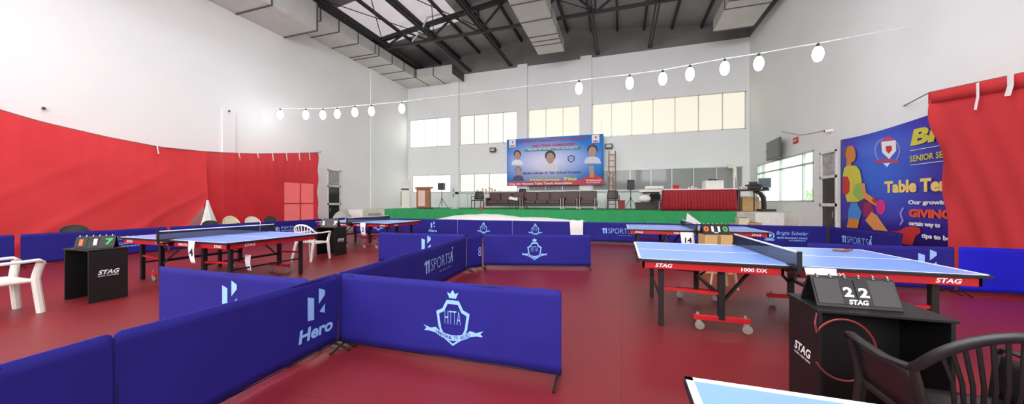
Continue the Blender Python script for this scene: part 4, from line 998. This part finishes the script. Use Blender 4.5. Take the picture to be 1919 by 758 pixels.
ob('box_body', lambda m: m.b2((-.3, -.22, 0), (.3, .22, .56)), CARD, t, bevel=.008); ob('top_flap', lambda m: (m.box((-.17, 0, .575), (.3, .44, .008), RY(.06)), m.box((.17, 0, .575), (.3, .44, .008), RY(-.06))), CARD, t)
t = thing('white_appliance', 'low white box on the desk end beside the red skirted table', 'box', (X_(1394, Yq), Yq, DZ), .1)
ob('box_body', lambda m: m.b2((-.17, -.16, 0), (.1, .16, .12)), WHITE_PL, t, bevel=.015); ob('vent', lambda m: m.b2((-.14, -.166, .05), (.06, -.158, .07)), DGREY, t)
tag(ob('steel_rail', lambda m: (m.path([(X_(1378, 15.35), 15.3, S0), (X_(1378, 15.35), 15.3, S0 + 1.35)], .02, 8), m.path([(X_(1383, 15.35), 15.3, S0), (X_(1383, 15.35), 15.3, S0 + 1.2)], .015, 8)), CHROME), 'pair of slim chrome uprights at the end of the red skirted table', 'rail')
t = thing('white_pipe', 'white vertical pipe with a round head before the grey window corner', 'pipe', (X_(1377, 19.5), 19.5, S0))
ob('riser', lambda m: m.lathe([(.09, 0), (.09, 2.0)], 14), WHITE_PL, t, smooth=True); ob('elbow', lambda m: m.path([(0, 0, 1.98), (-.02, 0, 2.1), (-.12, 0, 2.16), (-.3, 0, 2.16)], .095, 10), WHITE_PL, t, smooth=True)
tag(ob('red_rag', lambda m: m.grid(lambda u, v: (X_(903, 15.5) + (u - .5) * .36, 15.5 + (v - .5) * .3, S0 + .012 + .13 * math.sin(PI * u) * math.sin(PI * v) * (1 + .3 * math.sin(u * 9))), 10, 10), mat('red_plastic', 0), smooth=True, solid=.01), 'small red cloth lying on the green carpet in front of the dark armchair', 'cloth')
# ======================= before the stage =======================
hp = [(805, 414), (835, 408), (860, 404.5), (880, 402.5), (904, 401.6), (930, 402.8), (950, 404.8), (975, 407), (1009, 408.2), (1030, 410), (1050, 411), (1080, 414), (1098, 417)]
hx = [(atY(a, b, 13.1).x, atY(a, b, 13.1).z) for a, b in hp]
def heap(u, v):
    x = hx[0][0] + (hx[-1][0] - hx[0][0]) * u; zt = interp(hx, x); s = math.sin(PI * v) ** .6
    return (x, 12.0 + 2.2 * v, max(.015, zt * s + .012 * math.sin(x * 3 + v * 7) * s + .006 * math.sin(x * 9 + v * 3) * s))
tag(ob('white_sheet_heap', lambda m: m.grid(heap, 90, 20), WHITE_CLOTH, smooth=True), 'long low heap under a white sheet between the back row of barriers and the stage', 'covered heap')
xa, xb = atY(1068, 416, 11.5).x, atY(1093, 416, 11.5).x
tag(ob('white_cloth', lambda m: m.grid(lambda u, v: (xa - .08 * (1 - v) * (1 - u) * 0 + (xb - xa) * u * (1 - .1 * max(0, v - .3)) + .03 * v, 11.45 - .035 * math.sin(PI * min(1, v * 1.0 + .12)) + (.35 * (.12 - v) / .12 if v < .12 else 0) * 1, .735 - (.04 if v < .12 else 0) * 0 - .5 * max(0, v - .12) / .88 + .01 * math.sin(u * 9)), 10, 20), WHITE_CLOTH, smooth=True, solid=.01), 'white cloth hanging over the top of the back row blue barrier', 'cloth')
w0 = atY(1310, 400, 12.7)
t = thing('white_board', 'white pointed sheet standing upright behind the blue table nearest the red skirt', 'sheet', (w0.x, 12.7, 0))
ob('sheet_face', lambda m: m.prism([(-.5, .02), (.42, .02), (.30, .45), (-.36, 1.0)], .02, UP(0, 0, 0)), WHITE_CLOTH, t, bevel=.004)
ob('back_prop', lambda m: m.bar((-.1, .01, .6), (0, .45, .02), .03), ALU, t)
for px, Y, w_, h_, lb in [(1391, 13.6, .3, .82, 'cream upright box beside the stage end, at the white stair landing'), (1411, 13.5, .36, .66, 'brown box beside the cream upright box at the stage end')]:
    t = thing('low_box', lb, 'box', (X_(px, Y), Y, 0)); mm = CREAM_PL if w_ < .33 else CARD
    ob('box_body', lambda m: m.b2((-w_ / 2, -.2, 0), (w_ / 2, .2, h_)), mm, t, bevel=.012); ob('lid', lambda m: m.b2((-w_ / 2 - .01, -.21, h_ - .06), (w_ / 2 + .01, .21, h_)), mm, t, bevel=.006)
bp3 = atX(705 - 50, 402, -11.5)
t = thing('grey_bundle', 'grey covered bundle on the floor beside the dark green door', 'bundle', (-12.9, 12.9, 0))
ob('bundle_cover', lambda m: m.grid(lambda u, v: (.55 * math.cos(2 * PI * u) * math.sin(PI * v / 2) * (1 + .06 * math.sin(u * 31)), .4 * math.sin(2 * PI * u) * math.sin(PI * v / 2), .95 * math.cos(PI * v / 2) ** .7), 30, 10), mat('grey_tarp', (168, 164, 160), .8), t, smooth=True)
ob('tie_cord', lambda m: m.path([(.50 * math.cos(a), .37 * math.sin(a), .5) for a in [2 * PI * k / 20 for k in range(20)]], .012, 5, closed=True), WHITE_CLOTH, t)
# ======================= on the walls =======================
def flood(label, px, py):
    p = atY(px, py, 19.85); t = thing('flood_light', label, 'flood light', p, 0, 'flood lights on the back wall')
    ob('housing', lambda m: m.b2((-.2, -.12, -.14), (.2, 0, .14)), BLACK_PL, t, bevel=.02); ob('lamp_glass', lambda m: m.b2((-.14, -.13, -.08), (.14, -.118, .08)), mat('pale_lamp_glass', (190, 190, 185), .15), t); ob('bracket', lambda m: m.path([(-.22, -.05, 0), (-.22, .08, .03), (.22, .08, .03), (.22, -.05, 0)], .014, 6), BLACK, t)
flood('black flood light on the back wall between the cream windows and the championship banner', 924, 282); flood('black flood light on the back wall above the wooden ladder', 1141, 275)
p = atX(1455, 281, XR - .12)
t = thing('television', 'black television mounted on the right wall above the window', 'television', (p.x - .1, p.y, p.z), -PI / 2 - .06)
hh = (atX(1455, 263, XR - .12).z - atX(1455, 299, XR - .12).z) / 2; ww = abs(atX(1440, 281, XR - .12).y - atX(1470, 281, XR - .12).y) / 2
ob('casing', lambda m: m.b2((-ww, -.04, -hh), (ww, .04, hh)), mat('dark_grey_casing', (72, 72, 74), .4), t, bevel=.015); ob('screen', lambda m: m.b2((-ww + .04, -.045, -hh + .05), (ww - .04, -.038, hh - .04)), mat('dark_screen', (58, 60, 62), .12), t); ob('bracket_arm', lambda m: (m.bar((-ww * .2, .04, 0), (-ww * .2, .2, 0), .05), m.bar((-ww * 1.4, .05, .05), (-ww * .8, .05, .05), .05)), BLACK, t)
p = atX(1491, 264, XR - .02); t = thing('exit_sign', 'small red EXIT sign on the right wall beside the television', 'sign', p, -PI / 2)
ob('sign_plate', lambda m: m.b2((-.17, -.02, -.11), (.17, .018, .11)), mat('sign_red', (190, 40, 40), .5), t, bevel=.008); ob('lettering', lambda m: m.text('EXIT', 0, 0, .09, .24, .03, M=TR(0, -.0225, 0) @ FRONT), WHITE_LINE, t)
p = atX(1554, 246, XR - .06); t = thing('security_camera', 'small white security camera on the right wall above the player banner', 'camera', p, -PI / 2 - .5)
ob('camera_body', lambda m: m.lathe([(.045, -.12), (.05, -.1), (.05, .08), (.03, .1)], 12, RX(PI / 2)), WHITE_PL, t, smooth=True); ob('lens', lambda m: m.lathe([(.03, .1), (.028, .125)], 12, RX(PI / 2)), BLACK_PL, t); ob('bracket', lambda m: m.path([(0, .05, .02), (0, .06, .1)], .014, 6), ALU, t)
tag(ob('wall_wire', lambda m: m.path([atX(a, b, XR - .02) for a, b in [(1465, 247), (1500, 254), (1530, 249), (1552, 243)]], .008, 5), MATS['grey_rope']), 'thin grey wire on the right wall running to the security camera', 'wire')
def fixture(label, X, px, py):
    p = atX(px, py, X); t = thing('wall_bulb_holder', label, 'lamp holder', p)
    ob('back_box', lambda m: m.b2((0, -.03, -.03), (.03, .03, .03)), ALU, t, bevel=.01); ob('holder', lambda m: m.lathe([(.03, 0), (.034, .04), (.024, .06)], 12, TR(.05, 0, 0) @ RX(PI)), DGREY, t)
fixture('small dark lamp holder on the left wall above the long red curtain', XL, 80, 202); fixture('small lamp holder on the left wall pilaster above the curtain gap', XL + .14, 428, 208)
# ======================= outside the right window =======================
struct(ob('ground_outside', lambda m: m.b2((XR + .3, -2, -.4), (45, 60, -.3)), mat('dry_grass_ground', (176, 190, 140), .95)))
LEAF = mat('pale_green_leaf', (170, 200, 130), .8, var=.2)
for i, (x, y, h) in enumerate([(12.5, 26.0, 2.1), (16.0, 30.0, 3.0), (13.5, 30.5, 2.6)]):
    t = thing('shrub', 'pale green shrub outside the wall window, %s from the near window end' % ORD[i], 'shrub', (x, y, -.3), 0, 'shrubs outside'); m = MB(); rnd = random.Random(i)
    for k in range(420):
        a, e, r = rnd.random() * 2 * PI, rnd.random() * PI - PI / 2, rnd.random() ** .4
        m.grid(lambda u, v: ((u - .5) * .22, (v - .5) * .12 * (1 - abs(u - .5)), .02 * math.sin(PI * u)), 2, 1, TR(r * 1.1 * math.cos(a) * math.cos(e), r * 1.1 * math.sin(a) * math.cos(e), h * .55 + r * h * .45 * math.sin(e)) @ RZ(a) @ RY(rnd.random() * 2))
    m.build('foliage', LEAF, t)
    ob('stem', lambda m: [m.path([(0, 0, 0), (.25 * math.cos(k * 2.1), .25 * math.sin(k * 2.1), h * .7)], .03, 6) for k in range(3)], WOOD, t)
# ======================= light and camera =======================
w = bpy.data.worlds.new('World'); bpy.context.scene.world = w; w.use_nodes = True
bg = w.node_tree.nodes['Background']; bg.inputs[0].default_value = (.86, .97, 1, 1); bg.inputs[1].default_value = 1.6
cam = bpy.data.objects.new('Camera', bpy.data.cameras.new('Camera')); C.objects.link(cam)
cam.data.sensor_width = 36; cam.data.lens = 36 * F / 1919; cam.data.clip_start = .02; cam.data.clip_end = 300
cam.location = (0, 0, CAM_Z); cam.rotation_euler = (PI / 2, 0, YAW)
sc = bpy.context.scene; sc.camera = cam
sc.view_settings.view_transform = 'Standard'; sc.view_settings.look = 'None'; sc.view_settings.gamma = 1; sc.view_settings.use_curve_mapping = False
sc.view_settings.exposure = 0.93
sc.cycles.max_bounces = 8; sc.cycles.diffuse_bounces = 5; sc.cycles.transparent_max_bounces = 12
sc.cycles.sample_clamp_indirect = 6
